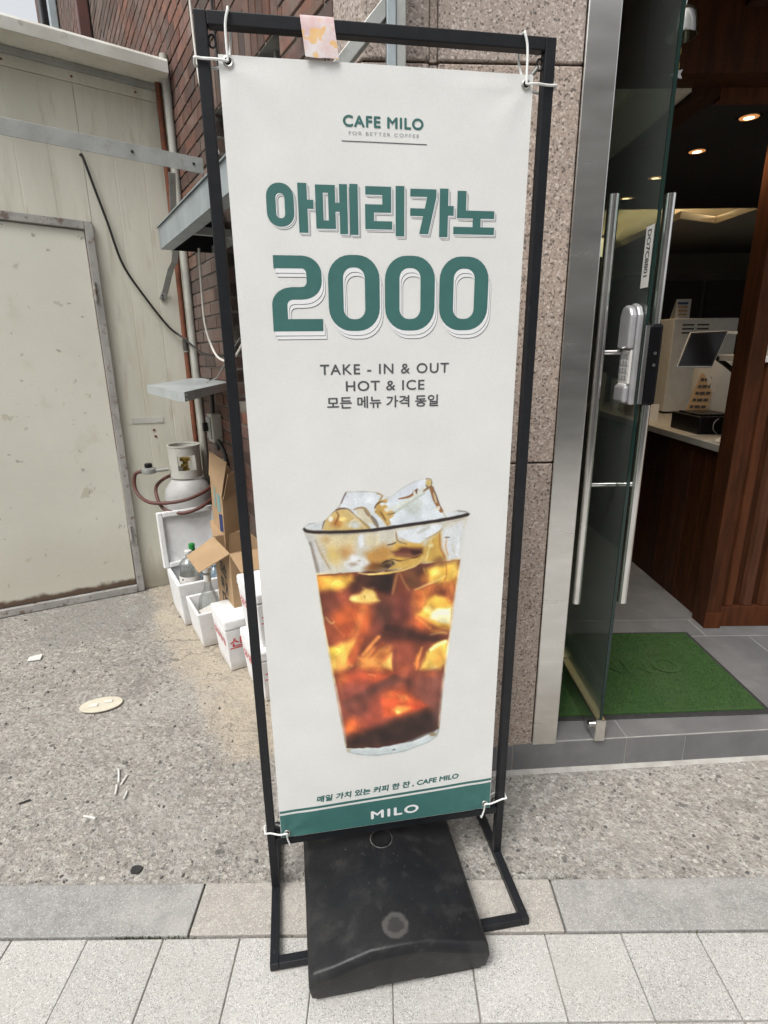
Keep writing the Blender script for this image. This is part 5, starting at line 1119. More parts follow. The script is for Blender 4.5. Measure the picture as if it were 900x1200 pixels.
# the drink, brushed in from back to front: ('p' polygon | 'e' ellipse | 's' stroke, points, colour, softness px, opacity, stroke half width)
W_ = (226, 232, 238)
CUP = [
 # clear upper part of the cup
 ('p', [(354, 619), (547, 603), (541, 630), (537, 662), (370, 672), (361, 640)], (214, 210, 196), 2, 1),
 ('p', [(357, 624), (373, 624), (382, 669), (369, 669)], (206, 206, 204), 3, .9), ('s', [(362, 634), (366, 648), (371, 666)], (128, 114, 106), 2, .7, 2), ('s', [(368, 630), (377, 650), (385, 664)], (150, 120, 84), 1.5, .6, 1),
 ('p', [(372, 626), (416, 624), (413, 640), (405, 652), (394, 662), (380, 648)], (222, 202, 150), 5, .95), ('e', [(395, 632, 14, 6)], (226, 212, 176), 4, .8), ('e', [(404, 645, 8, 7)], (192, 142, 86), 4, .8), ('e', [(388, 648, 7, 9)], (224, 194, 112), 4, .7), ('e', [(380, 630, 5, 4)], (170, 128, 76), 3, .5),
 ('e', [(421, 632, 3.6, 8)], (232, 236, 240), 1.6, 1), ('e', [(433, 632, 7, 8)], (216, 204, 168), 3, .9), ('s', [(441, 624), (440, 638), (433, 648), (424, 656)], (230, 220, 188), 1.6, .9, 1.6),
 ('p', [(426, 646), (448, 636), (460, 640), (456, 664), (430, 668), (424, 660)], (198, 146, 74), 4, .95), ('e', [(436, 662, 10, 5)], (120, 74, 36), 3, .9), ('e', [(452, 661, 9, 4)], (52, 36, 28), 2.5, .95), ('s', [(446, 658), (456, 655), (460, 661)], (40, 28, 24), 1, .8, 1.2),
 ('p', [(403, 657), (412, 648), (425, 651), (431, 658), (420, 666), (404, 666)], (234, 238, 240), 2.5, .95), ('e', [(412, 659, 3.4, 1.6)], (150, 116, 84), 2, .8), ('e', [(419, 655, 2, 1)], (176, 150, 120), 1.5, .7), ('e', [(406, 653, 2.4, 1.4)], (206, 190, 160), 1.5, .7),
 ('p', [(460, 634), (478, 634), (492, 634), (497, 645), (492, 660), (470, 664), (455, 652)], (216, 172, 82), 3, 1), ('p', [(457, 645), (470, 640), (494, 641), (493, 648), (480, 652), (461, 651)], (98, 52, 40), 2, 1), ('e', [(466, 648, 6, 1.6)], (176, 116, 88), 2, .7), ('e', [(478, 649, 5, 1.4)], (186, 130, 96), 2, .6), ('e', [(485, 646, 7, 2.4)], (60, 30, 28), 1.5, .9), ('s', [(456, 653), (470, 656), (490, 650)], (92, 56, 30), 1, .8, 1),
 ('p', [(494, 642), (505, 628), (515, 620), (517, 636), (522, 654), (508, 660), (494, 658)], (210, 170, 84), 3, 1), ('s', [(503, 632), (500, 645), (497, 655)], (236, 214, 140), 1.4, .8, 1.4), ('s', [(513, 625), (514, 640), (519, 652)], (168, 112, 58), 1.6, .8, 1.4), ('e', [(513, 656, 6, 4)], (130, 84, 54), 2.5, .85), ('e', [(503, 638, 3, 2)], (240, 224, 170), 1.4, .9),
 ('p', [(516, 620), (540, 610), (541, 626), (537, 656), (525, 657), (516, 640)], (222, 226, 230), 2.5, .95), ('s', [(521, 630), (520, 640), (523, 650)], (204, 146, 84), 1, .7, .9), ('s', [(519, 629), (524, 629)], (74, 62, 54), .8, .8, .7), ('s', [(528, 636), (530, 648)], (206, 190, 160), 1, .6, .8), ('s', [(535, 628), (533, 650)], (240, 244, 246), 1.2, .7, 1),
 ('p', [(463, 621), (516, 613), (515, 620), (500, 628), (490, 635), (478, 634), (465, 628)], W_, 1.6, 1), ('s', [(487, 624), (500, 617)], (192, 192, 182), 1.5, .7, 1.6), ('s', [(462, 622), (464, 632), (474, 636)], (150, 120, 70), 1, .8, 1), ('s', [(497, 631), (508, 625), (516, 619)], (170, 150, 110), 1, .7, .8), ('e', [(455, 630, 4, 5)], (206, 202, 184), 2, .8), ('s', [(452, 637), (458, 636), (462, 634)], (58, 46, 38), .8, .8, .8),
 # coffee
 ('p', [(370, 671), (418, 668), (460, 667), (490, 660), (537, 655), (530, 705), (520, 770), (512, 852), (470, 868), (440, 873), (405, 873), (394, 820), (384, 762)], (122, 62, 52), 1.0, 1),
 ('p', [(370, 672), (373, 690), (398, 690), (416, 678), (410, 671)], (214, 160, 78), 3, 1), ('e', [(393, 681, 9, 5)], (236, 204, 108), 3, .9), ('s', [(386, 683), (394, 678), (400, 681)], (250, 236, 170), .9, .8, .8), ('e', [(375, 680, 4, 6)], (196, 132, 64), 3, .7), ('s', [(372, 671), (385, 671), (398, 669)], (96, 58, 36), .9, .7, .8),
 ('p', [(374, 692), (400, 690), (412, 684), (408, 700), (396, 716), (380, 724)], (126, 66, 58), 5, .9), ('e', [(398, 698, 9, 6)], (156, 76, 62), 5, .8), ('e', [(386, 706, 7, 10)], (104, 56, 52), 5, .8),
 ('p', [(414, 674), (430, 669), (461, 668), (461, 700), (446, 692), (430, 686), (412, 690)], (40, 25, 24), 4, 1), ('e', [(420, 684, 8, 6)], (92, 52, 46), 5, .8), ('e', [(428, 676, 6, 3)], (80, 46, 44), 3, .6),
 ('p', [(388, 716), (405, 706), (432, 706), (438, 722), (428, 740), (402, 748), (390, 736)], (192, 92, 58), 5, 1), ('e', [(404, 724, 9, 6)], (204, 98, 60), 4, .8), ('e', [(405, 734, 7, 6)], (156, 70, 52), 4, .8), ('s', [(424, 708), (420, 724), (414, 740), (406, 756)], (220, 128, 82), 4, .75, 4), ('s', [(412, 726), (415, 736), (408, 746)], (150, 66, 48), 1.6, .7, 1.2),
 ('p', [(378, 726), (392, 734), (398, 750), (384, 758), (381, 745)], (156, 78, 60), 4, .9), ('s', [(388, 722), (392, 732), (402, 742)], (214, 130, 92), 1.2, .7, .9), ('s', [(380, 720), (386, 727), (390, 726)], (236, 208, 150), 1, .85, 1), ('s', [(374, 695), (376, 710), (378, 722)], (66, 42, 40), 1.2, .7, 1.2),
 ('p', [(434, 706), (448, 698), (466, 705), (470, 738), (452, 748), (440, 738), (436, 722)], (86, 50, 48), 6, 1), ('e', [(440, 732, 8, 6)], (128, 64, 60), 5, .7), ('e', [(450, 718, 7, 9)], (74, 46, 46), 5, .7),
 ('p', [(408, 700), (411, 695), (419, 693.5), (427, 688), (434, 690), (440, 697), (444, 701), (436, 704.5), (416, 704.5)], (236, 202, 130), 2.0, .95), ('e', [(430, 697, 5, 3.5)], (246, 222, 160), 2, .8), ('e', [(426, 697, 1.5, 2)], (196, 150, 92), 1.2, .8), ('e', [(413, 699, 4, 3)], (250, 226, 168), 2, .8), ('s', [(423, 687), (425, 686)], (190, 160, 100), .8, .8, 1), ('s', [(432, 687), (436, 686.5)], (150, 110, 70), .8, .8, 1), ('s', [(410, 704), (424, 706), (440, 705)], (170, 96, 52), 1.4, .7, 1.2),
 ('p', [(472, 668), (492, 660), (499, 668), (498, 684), (480, 690), (474, 680)], (96, 60, 46), 3.5, 1), ('e', [(490, 670, 6, 5)], (74, 42, 38), 3, .8), ('s', [(494, 663), (497, 672), (500, 668)], (190, 130, 80), 1, .6, .7), ('e', [(496, 676, 4, 5)], (164, 96, 56), 3, .8), ('s', [(464, 669), (461, 680), (458, 694)], (158, 110, 78), 2, .75, 1.8), ('s', [(466, 670), (471, 680), (477, 690)], (168, 120, 86), 1.6, .7, 1.4),
 ('s', [(430, 671), (446, 670), (462, 668), (478, 664), (488, 659), (492, 652)], (226, 194, 116), 1.1, .95, 1.4), ('p', [(452, 666), (462, 658), (482, 653), (491, 651), (488, 659), (474, 664)], (216, 176, 92), 1.6, .9), ('s', [(418, 669), (434, 671), (448, 668)], (226, 200, 150), .9, .8, .9),
 ('p', [(497, 666), (510, 660), (535, 655), (533, 682), (512, 684), (500, 681)], (226, 182, 92), 3, 1), ('e', [(508, 669, 5, 4)], (240, 214, 130), 2, .85), ('s', [(504, 674), (510, 670), (514, 672)], (252, 240, 190), .8, .7, .8), ('e', [(531, 668, 4, 6)], (238, 206, 120), 2.5, .8), ('s', [(520, 656), (521, 670), (518, 685)], (176, 112, 60), 1.3, .7, 1.1), ('e', [(516, 660, 4, 3)], (150, 100, 60), 2, .7),
 ('p', [(482, 692), (500, 684), (509, 683), (502, 700), (496, 712), (484, 720), (476, 708)], (194, 112, 66), 3.5, 1), ('e', [(488, 697, 5, 5)], (176, 88, 56), 3, .8), ('s', [(484, 690), (498, 684), (508, 680), (520, 674)], (252, 236, 190), .9, .9, 1.1), ('s', [(506, 684), (501, 697), (496, 708), (488, 717)], (150, 74, 46), 1.6, .7, 1.2), ('s', [(493, 692), (495, 700), (492, 708)], (226, 150, 92), 1.4, .7, 1.2),
 ('p', [(510, 684), (532, 678), (530, 708), (520, 704), (508, 695)], (172, 100, 62), 3, 1), ('e', [(517, 693, 6, 4.5)], (112, 56, 44), 2.5, .9), ('s', [(522, 682), (524, 694), (528, 704)], (120, 64, 46), 1.2, .7, 1), ('s', [(518, 682), (517, 690)], (206, 140, 86), 1, .7, .9), ('s', [(527, 682), (529, 696)], (206, 140, 90), 1, .6, .9),
 ('p', [(458, 694), (480, 694), (484, 716), (476, 728), (458, 726)], (110, 56, 56), 6, .9),
 ('p', [(498, 702), (508, 696), (520, 700), (529, 708), (527, 738), (514, 735), (500, 729), (486, 718), (494, 713)], (232, 184, 92), 2.5, 1), ('p', [(503, 715), (512, 712), (527.5, 711), (525.5, 731), (513, 728), (501, 724)], (248, 244, 230), 2, 1), ('e', [(499, 713, 4, 4)], (246, 224, 160), 2, .8), ('e', [(516, 707, 8, 3.5)], (222, 172, 84), 2.5, .8), ('s', [(495, 716), (501, 722), (498, 726)], (206, 150, 70), 1.4, .7, 1.2), ('s', [(520, 701), (524, 706), (528, 703)], (150, 92, 50), 1, .7, .9),
 ('e', [(489, 730, 10, 8)], (196, 96, 60), 5, .85), ('s', [(486, 722), (494, 728), (502, 735)], (226, 140, 80), 2, .6, 2), ('s', [(500, 731), (510, 735), (518, 733), (526, 737)], (132, 74, 40), 1.6, .9, 1.6), ('s', [(502, 743), (512, 740), (521, 741)], (252, 214, 140), 1.3, .95, 1.6), ('e', [(508, 738, 6, 2)], (176, 110, 56), 1.5, .7),
 ('p', [(448, 740), (462, 730), (482, 733), (502, 744), (522, 746), (518, 752), (484, 752), (454, 748)], (78, 42, 40), 4, 1), ('s', [(452, 733), (466, 738), (486, 744), (508, 748)], (60, 36, 36), 3, .8, 3.5), ('s', [(460, 728), (476, 731), (488, 738)], (140, 74, 62), 2, .5, 1.6),
 ('p', [(382, 758), (400, 750), (416, 747), (412, 764), (398, 780), (386, 786)], (236, 184, 98), 3.5, 1), ('e', [(389, 760, 6, 5)], (246, 212, 96), 2.5, .95), ('s', [(392, 756), (396, 760), (392, 764)], (255, 244, 160), 1, .8, 1), ('p', [(388, 772), (402, 766), (412, 776), (398, 786), (387, 784)], (228, 160, 92), 3.5, .9), ('e', [(390, 775, 3, 6)], (244, 214, 120), 2, .7), ('s', [(420, 748), (414, 760), (409, 772)], (192, 92, 60), 3.5, .9, 4.5), ('s', [(404, 770), (410, 777)], (236, 166, 104), 1.5, .7, 1.5),
 ('p', [(418, 768), (436, 757), (456, 756), (458, 783), (440, 784), (420, 780)], (228, 146, 86), 4, 1), ('s', [(424, 764), (434, 752), (442, 744)], (232, 150, 92), 2, .85, 2), ('s', [(432, 768), (440, 758), (446, 752)], (150, 72, 54), 2.2, .7, 2), ('p', [(447, 776), (457.5, 763), (458, 782), (450, 780)], (252, 202, 124), 2, 1), ('e', [(432, 772, 6, 4)], (240, 166, 98), 3, .8), ('s', [(422, 781), (436, 780), (452, 783)], (190, 100, 58), 1.2, .7, 1), ('e', [(446, 766, 5, 3)], (190, 90, 60), 3, .6),
 ('p', [(461, 752), (482, 752), (486, 776), (480, 800), (462, 800)], (146, 74, 64), 5, .95), ('e', [(472, 780, 6, 4)], (176, 88, 66), 3, .6), ('s', [(461, 760), (460, 775), (462, 790)], (120, 60, 56), 2, .7, 2), ('p', [(482, 776), (488, 764), (492.5, 757), (489, 780), (485, 783)], (236, 142, 84), 2, 1), ('s', [(492, 758), (489, 770)], (252, 190, 120), .9, .8, .9), ('s', [(496, 756), (492, 772), (490, 790)], (146, 70, 58), 1.8, .8, 1.6),
 ('p', [(491, 782), (497, 764), (510, 752), (523, 749), (522, 772), (514, 784), (500, 785)], (240, 192, 104), 2.5, 1), ('s', [(503, 760), (512, 754), (520, 751)], (255, 246, 190), 1.6, .9, 2), ('e', [(512, 770, 6, 7)], (226, 164, 88), 3, .8), ('s', [(494, 779), (500, 774), (506, 780)], (252, 226, 140), 1.4, .9, 1.4), ('s', [(501, 783.5), (506, 782.5), (509, 780)], (255, 252, 235), .9, 1, 1.1), ('s', [(490, 786), (500, 785), (508, 783)], (120, 58, 44), 1, .8, .9),
 ('p', [(388, 786), (430, 783), (462, 786), (458, 796), (430, 804), (394, 800)], (184, 80, 60), 5, .9), ('e', [(436, 790, 8, 4)], (218, 96, 62), 3, .9), ('s', [(430, 787.5), (434, 788), (438, 789.5)], (246, 170, 130), .8, .9, .9), ('e', [(399, 792, 6, 5)], (200, 110, 66), 3, .7), ('s', [(390, 782), (395, 794), (399, 806)], (150, 78, 52), 1.6, .6, 1.4), ('s', [(393, 790), (398, 802), (400, 812)], (214, 140, 96), 1, .6, .9),
 ('p', [(394, 800), (430, 796), (446, 800), (424, 816), (400, 824)], (142, 74, 72), 5, .9), ('e', [(415, 800, 6, 4)], (160, 80, 76), 4, .6), ('s', [(404, 822), (422, 814), (440, 804), (460, 794)], (98, 58, 58), 4, .95, 5.5), ('s', [(456, 794), (470, 795), (482, 800)], (104, 60, 58), 3, .8, 3.5), ('p', [(400, 828), (420, 816), (444, 812), (440, 832), (424, 840), (404, 842)], (120, 66, 66), 6, .9), ('e', [(480, 796, 4, 7)], (96, 54, 54), 3, .7),
 ('p', [(488, 788), (516, 784), (514, 836), (500, 830), (484, 808)], (124, 72, 72), 5, .95), ('e', [(508, 800, 4, 12)], (140, 86, 84), 3, .6), ('e', [(503, 788, 8, 3)], (184, 92, 66), 3, .7),
 ('p', [(436, 818), (450, 806), (460, 836), (452, 852), (436, 850), (428, 842)], (176, 82, 72), 6, .9), ('e', [(411, 848, 11, 9)], (208, 98, 60), 5, 1), ('e', [(409, 850, 5, 4)], (222, 120, 66), 3, .7), ('e', [(430, 846, 10, 8)], (160, 74, 70), 6, .8),
 ('p', [(446, 817), (456, 808), (468, 807), (480, 813), (492, 822), (498, 826), (484, 832), (466, 837), (448, 836)], (214, 92, 60), 3.5, 1), ('e', [(455, 812, 5, 3.5)], (230, 116, 72), 3, .9), ('p', [(464, 812), (474, 813), (477, 818), (470, 820)], (240, 144, 88), 2.5, .9), ('p', [(457, 829), (466, 824), (479, 827), (472, 832), (462, 835)], (246, 164, 92), 2.2, 1), ('e', [(464, 832, 4, 2)], (255, 204, 130), 1.5, .9), ('s', [(460, 822), (466, 823), (474, 821)], (168, 72, 52), 1.8, .8, 1.4), ('e', [(487, 826, 5, 3)], (220, 80, 58), 3, .8),
 ('p', [(403, 866), (414, 858), (438, 848), (466, 839), (498, 830), (515, 834), (512, 854), (480, 867), (440, 874), (405, 874)], (52, 36, 37), 5, 1), ('e', [(408, 862, 4, 5)], (92, 60, 62), 3, .7), ('e', [(510, 840, 4, 12)], (96, 68, 74), 3, .8),
 # glass wall and foot
 ('s', [(369, 672), (376, 720), (384, 765), (394, 815), (404, 870)], (226, 214, 206), 1.6, .75, 1.2), ('s', [(538, 655), (530, 705), (523, 760), (516, 815), (512, 850)], (206, 190, 196), 2.0, .8, 1.4), ('s', [(390, 800), (396, 830), (403, 862)], (150, 124, 136), 2.4, .6, 2.4), ('s', [(518, 790), (514, 830)], (160, 136, 150), 2, .6, 2),
 ('p', [(403, 873), (440, 873.5), (480, 867), (506, 857), (513, 851), (511, 860), (500, 868), (470, 878), (440, 882), (418, 880.5), (406, 877)], (206, 216, 218), 1.0, 1), ('s', [(405, 873.5), (440, 874.5), (480, 868), (506, 858)], (238, 242, 243), .8, .8, .8), ('s', [(404, 876), (418, 880.5), (440, 882), (470, 878), (500, 868), (511, 860)], (158, 172, 174), 1, .8, .9), ('e', [(505, 859, 4, 2.4)], (150, 128, 92), 1.6, .8), ('s', [(512, 850), (511, 858)], (96, 76, 58), 1, .8, 1), ('e', [(407, 875, 3, 1.8)], (196, 178, 140), 1.4, .7), ('s', [(458, 876), (461, 875.5)], (84, 84, 84), .7, .8, .8),
 # ice above the rim
 ('p', [(355, 617), (362, 611), (376, 609), (420, 606), (500, 600), (540, 598), (547, 602), (520, 608), (455, 617), (395, 621)], (220, 226, 229), 1.5, .95),
 ('p', [(390, 602), (398, 588), (403.5, 575), (425, 574.5), (441, 576), (450, 581), (453, 606), (420, 616)], W_, 1.5, 1), ('s', [(392, 600), (397, 590), (402, 577)], (178, 172, 166), 1, .8, 1), ('s', [(398, 588), (400, 582), (404, 575.5)], (112, 88, 90), .9, .85, 1.1), ('s', [(404, 575), (424, 574.5), (441, 576)], (190, 188, 182), .8, .8, .7), ('e', [(421, 584, 14, 3)], (238, 243, 250), 2.5, .8),
 ('p', [(376, 619), (380, 608), (388, 599), (397, 594.5), (406, 595), (416, 603), (427, 613), (433, 618), (400, 621)], (214, 186, 122), 1.6, 1), ('e', [(393, 611, 6, 5)], (186, 124, 62), 2.5, .9), ('e', [(386, 606, 2.2, 3.2)], (244, 238, 222), 1.2, 1), ('e', [(400, 606, 4, 2.4)], (244, 222, 140), 1.5, .9), ('e', [(414, 613, 7, 4)], (214, 224, 232), 2, .9), ('s', [(393, 598), (395, 603), (391, 612)], (136, 84, 42), 1.2, .8, 1.2), ('s', [(408, 616), (410, 609), (417, 607)], (232, 226, 206), 1, .8, 1),
 ('s', [(376, 617), (380, 606), (388, 598), (397, 594.2), (406, 595), (412, 600)], (104, 76, 58), .9, .95, 1.0), ('s', [(407, 596), (418, 606), (431, 617)], (176, 150, 102), 1.2, .9, 1.5), ('s', [(404, 595), (416, 606), (426, 617)], (228, 212, 170), .9, .8, 1),
 ('p', [(415, 596), (423, 593.5), (430, 600), (436, 612), (426, 612), (418, 602)], (222, 212, 184), 1.5, .9), ('s', [(413, 595.5), (419, 593.5), (426, 594.5), (431, 601), (437, 612), (441, 617)], (156, 124, 76), 1, .9, 1.2), ('s', [(434, 603), (438, 609), (441, 615)], (112, 104, 98), 1.2, .9, 1.5), ('s', [(425, 596), (430, 603)], (110, 84, 60), .9, .7, .9),
 ('p', [(437, 594), (441, 587), (449, 583), (457, 590), (460, 603), (452, 608), (442, 602)], (206, 168, 96), 1.8, 1), ('s', [(437, 594), (440, 589), (446, 587), (452, 590)], (98, 72, 46), .9, .9, 1), ('s', [(440, 577), (446, 579), (443, 585)], (170, 136, 80), 1, .8, 1.2), ('e', [(447, 589, 3, 1.6)], (232, 236, 238), 1, .9), ('s', [(439, 598), (446, 604), (452, 613)], (196, 156, 80), 1.2, .9, 2), ('s', [(444, 598), (450, 608)], (110, 80, 44), .9, .8, 1), ('e', [(452, 596, 3, 3)], (236, 206, 140), 1.5, .8),
 ('p', [(449, 590), (458, 577), (474, 567), (488, 561), (499, 559.5), (504, 563), (505, 573), (514, 596), (520, 607), (455, 615), (452, 606), (462, 600)], (222, 230, 236), 1.2, 1), ('p', [(452, 588), (470, 573), (490, 563), (500, 562), (490, 572), (470, 585), (455, 592)], (224, 230, 240), 1.5, .9), ('s', [(451, 596), (464, 592), (480, 583), (494, 572)], (222, 226, 216), 1.6, .9, 2.4), ('s', [(452, 603), (464, 597), (480, 587), (495, 577)], (186, 192, 178), 1.4, .8, 1.6), ('p', [(470, 592), (488, 583), (494, 588), (490, 600), (478, 602)], (204, 212, 206), 3, .8),
 ('s', [(465, 583.5), (473, 582), (480, 579.5), (484, 575), (487, 572.5)], (140, 92, 52), .9, .95, 1.3), ('e', [(484, 577, 2.2, 2.6)], (238, 234, 226), .9, .9), ('s', [(486, 573), (486, 577)], (92, 62, 40), .8, .9, .9), ('s', [(456, 581), (468, 572), (484, 563.5), (498, 560)], (198, 198, 190), .8, .8, .7),
 ('e', [(500, 565, 3.4, 4)], (206, 182, 116), 1.4, 1), ('s', [(497, 561), (501, 560), (504, 563), (503, 568)], (122, 100, 66), .8, .9, .8), ('s', [(494, 575), (498, 572), (503, 569)], (128, 98, 52), .9, .9, 1.2), ('s', [(497, 568), (499, 570)], (120, 90, 50), .8, .8, 1),
 ('s', [(503, 571), (506, 581), (510, 590), (515, 598)], (146, 98, 58), 1, .95, 2.2), ('s', [(506, 577), (509, 588)], (232, 208, 168), .8, .9, 1), ('e', [(511, 595, 1.6, 2.4)], (240, 232, 216), .8, .9), ('s', [(505, 570), (509, 581), (515, 595)], (86, 62, 44), .8, .8, .7), ('s', [(516, 599), (520, 606)], (180, 160, 130), .9, .7, .8), ('s', [(455, 613), (453, 606), (458, 603)], (196, 156, 84), 1.2, .9, 1.6), ('s', [(452, 602), (460, 600)], (120, 84, 44), .9, .8, .9),
 # rim
 ('s', [(354, 617), (359, 620), (372, 621.2), (395, 621.3), (416, 620.8), (435, 619.4), (455, 617), (478, 613.8), (500, 611), (520, 608), (536, 605), (547, 602.2)], (46, 37, 36), .9, 1, 1.9), ('s', [(356, 618.6), (372, 619.6), (400, 619.8)], (120, 108, 104), .7, .5, .6), ('s', [(354, 616), (358, 612.5), (368, 610)], (176, 182, 186), .9, .7, .9), ('s', [(547, 601), (543, 599), (534, 598)], (120, 116, 114), .9, .8, 1), ('s', [(372, 624), (400, 624), (440, 622)], (150, 140, 120), 1, .5, .8), ('s', [(520, 612), (535, 609), (542, 607)], (190, 180, 168), 1, .6, .9),
]
OUT = [(353.3, 617), (355, 615), (361, 610.5), (375, 609.5), (380, 607), (388, 598.5), (391, 596), (397, 588), (403, 574.2), (425, 573.6), (441, 575.2), (449, 580), (455, 581), (468, 571), (484, 562.5), (497, 558.8), (503, 560.5), (506, 568), (514, 592), (519, 600), (534, 597.2), (544, 598.5), (548.6, 601.6), (546, 606), (541.5, 622), (539, 640), (537, 664), (530.5, 706), (523.6, 760), (516.5, 815), (513, 853), (510.5, 861.5), (500, 868.6), (470, 878.8), (440, 882.8), (418, 881.2), (405, 877.5), (402.8, 870), (393, 818), (382.6, 760), (374.5, 712), (368.6, 668), (362, 638), (357, 627)]
def cup():
    import numpy as np
    u0, u1, v0, v1 = 88, 520, 222, 1015; nx, ny = 288, 528
    U, V = np.meshgrid(np.linspace(u0, u1, nx + 1), np.linspace(v0, v1, ny + 1)); U = U.ravel(); V = V.ravel()
    K = hm[6] * U + hm[7] * V + 1; X = (hm[0] * U + hm[1] * V + hm[2]) / K; Y = (hm[3] * U + hm[4] * V + hm[5]) / K
    def seg(x, y, a, b_):
        dx, dy = b_[0] - a[0], b_[1] - a[1]; t = np.clip(((x - a[0]) * dx + (y - a[1]) * dy) / (dx * dx + dy * dy + 1e-9), 0, 1); return np.hypot(x - a[0] - t * dx, y - a[1] - t * dy)
    def poly_sd(x, y, P):
        d = np.full(x.shape, 1e9); ins = np.zeros(x.shape, bool); n = len(P)
        for i in range(n):
            a, b_ = P[i - 1], P[i]; d = np.minimum(d, seg(x, y, a, b_))
            if a[1] != b_[1]: ins ^= ((a[1] > y) != (b_[1] > y)) & (x < (b_[0] - a[0]) * (y - a[1]) / (b_[1] - a[1]) + a[0])
        return np.where(ins, d, -d)
    rng = np.random.default_rng(5)
    wx = np.zeros_like(X); wy = np.zeros_like(X)
    for k in range(14):                      # slight wobble so that no edge is ruled
        f, a, p, q = rng.uniform(.12, .75), rng.uniform(0, 6.28), rng.uniform(0, 6.28), rng.uniform(.25, .8)
        w_ = np.sin((X * np.cos(a) + Y * np.sin(a)) * f + p) * q * .62; wx += w_ * np.sin(a + 1); wy += w_ * np.cos(a + 2)
    Xw, Yw = X + wx, Y + wy
    C = np.tile(np.array([214., 214., 208.]), (len(X), 1))
    for ly in CUP:
        k, pts, colr, soft, op = ly[:5]
        if k == 's' and len(ly) > 5 and ly[5] < 1.7 and pts[0][1] > 672 and pts[-1][1] < 860: op *= .55; soft *= 1.7      # thin lights inside the coffee stay soft
        hw = ly[5] if len(ly) > 5 else 0; pad = soft * 2 + hw + 2
        if k == 'e': cx, cy, rx, ry = pts[0]; bb = (cx - rx - pad, cx + rx + pad, cy - ry - pad, cy + ry + pad)
        else: bb = (min(p[0] for p in pts) - pad, max(p[0] for p in pts) + pad, min(p[1] for p in pts) - pad, max(p[1] for p in pts) + pad)
        I = np.nonzero((Xw > bb[0]) & (Xw < bb[1]) & (Yw > bb[2]) & (Yw < bb[3]))[0]; ww = .25 if k == 's' else 1.; x, y = X[I] + wx[I] * ww, Y[I] + wy[I] * ww
        if k == 'p': sd_ = poly_sd(x, y, pts)
        elif k == 'e': sd_ = (1 - np.sqrt(((x - cx) / rx) ** 2 + ((y - cy) / ry) ** 2)) * min(rx, ry)
        else:
            P = [tuple(q)[:2] for q in smooth_path([(p[0], p[1], 0) for p in pts], 5)]; d = np.full(x.shape, 1e9); n = len(P)
            for i in range(n - 1):
                e = (i + .5) / n; hh = hw * (.35 + .65 * math.sin(PI * min(1, max(0, e))) ** .6) if hw < 1.85 or k != 's' else hw
                d = np.minimum(d, seg(x, y, P[i], P[i + 1]) - hh)
            sd_ = -d
        wid = soft * (3.1 if soft >= 2 and k != 's' else (1.9 if k == 's' else 1.4)); f = np.clip(sd_ / wid + .5, 0, 1); f = (f * f * (3 - 2 * f) * op)[:, None]
        C[I] = C[I] * (1 - f) + np.array(colr, float) * f
    g = np.zeros_like(X)
    for k in range(26):
        f, a, p = rng.uniform(.5, 1.9), rng.uniform(0, 6.28), rng.uniform(0, 6.28); g += np.sin((Xw * np.cos(a) + Yw * np.sin(a)) * f + p + 2 * np.sin(X * .3 + k)) / 26
    gl = np.zeros_like(X)
    for k in range(16):
        f, a, p = rng.uniform(.10, .45), rng.uniform(0, 6.28), rng.uniform(0, 6.28); gl += np.sin((Xw * np.cos(a) + .6 * Yw * np.sin(a)) * f + p + 1.6 * np.sin(Y * .11 + k)) / 7
    cof = np.clip((Y - 668 + np.clip(X - 460, 0, 99) * .13) / 3, 0, 1) * np.clip((874 - np.clip(X - 440, 0, 99) * .28 - Y) / 3, 0, 1)
    C *= (1 + .10 * g + (.05 + .13 * cof) * gl)[:, None]
    C *= 1 + cof[:, None] * np.array([.14, .13, -.04])
    C = np.clip(C, 0, 255) / 255; Lc = np.where(C <= .04045, C / 12.92, ((C + .055) / 1.055) ** 2.4) * .87
    al = np.clip(poly_sd(X, Y, OUT) / 1.2 + .5, 0, 1)
    vs = [BP(u, v, .35) for u, v in zip(U.tolist(), V.tolist())]
    fs = []; alr = al.reshape(ny + 1, nx + 1); mx_ = np.maximum.reduce([alr[:-1, :-1], alr[1:, :-1], alr[:-1, 1:], alr[1:, 1:]]) > 0
    J_, I_ = np.nonzero(mx_)
    for j, i in zip(J_.tolist(), I_.tolist()):
        a = j * (nx + 1) + i; fs.append((a, a + 1, a + nx + 2, a + nx + 1))
    used = sorted({k for q in fs for k in q}); mp = {k: i for i, k in enumerate(used)}
    me = bpy.data.meshes.new('cup_picture'); me.from_pydata([vs[k] for k in used], [], [[mp[k] for k in q] for q in fs]); me.materials.append(MATS['banner_cloth'])
    at_ = me.color_attributes.new('print', 'FLOAT_COLOR', 'POINT'); at_.data.foreach_set('color', [c for k in used for c in (*Lc[k].tolist(), 1.)])
    ik = me.attributes.new('ink', 'FLOAT', 'POINT'); ik.data.foreach_set('value', [float(al[k]) for k in used])
    me.polygons.foreach_set('use_smooth', [True] * len(me.polygons))
    o = bpy.data.objects.new('cup_picture', me); col.objects.link(o); o.parent = bn; o['label'] = 'printed picture of iced black coffee in a clear cup'
cup()
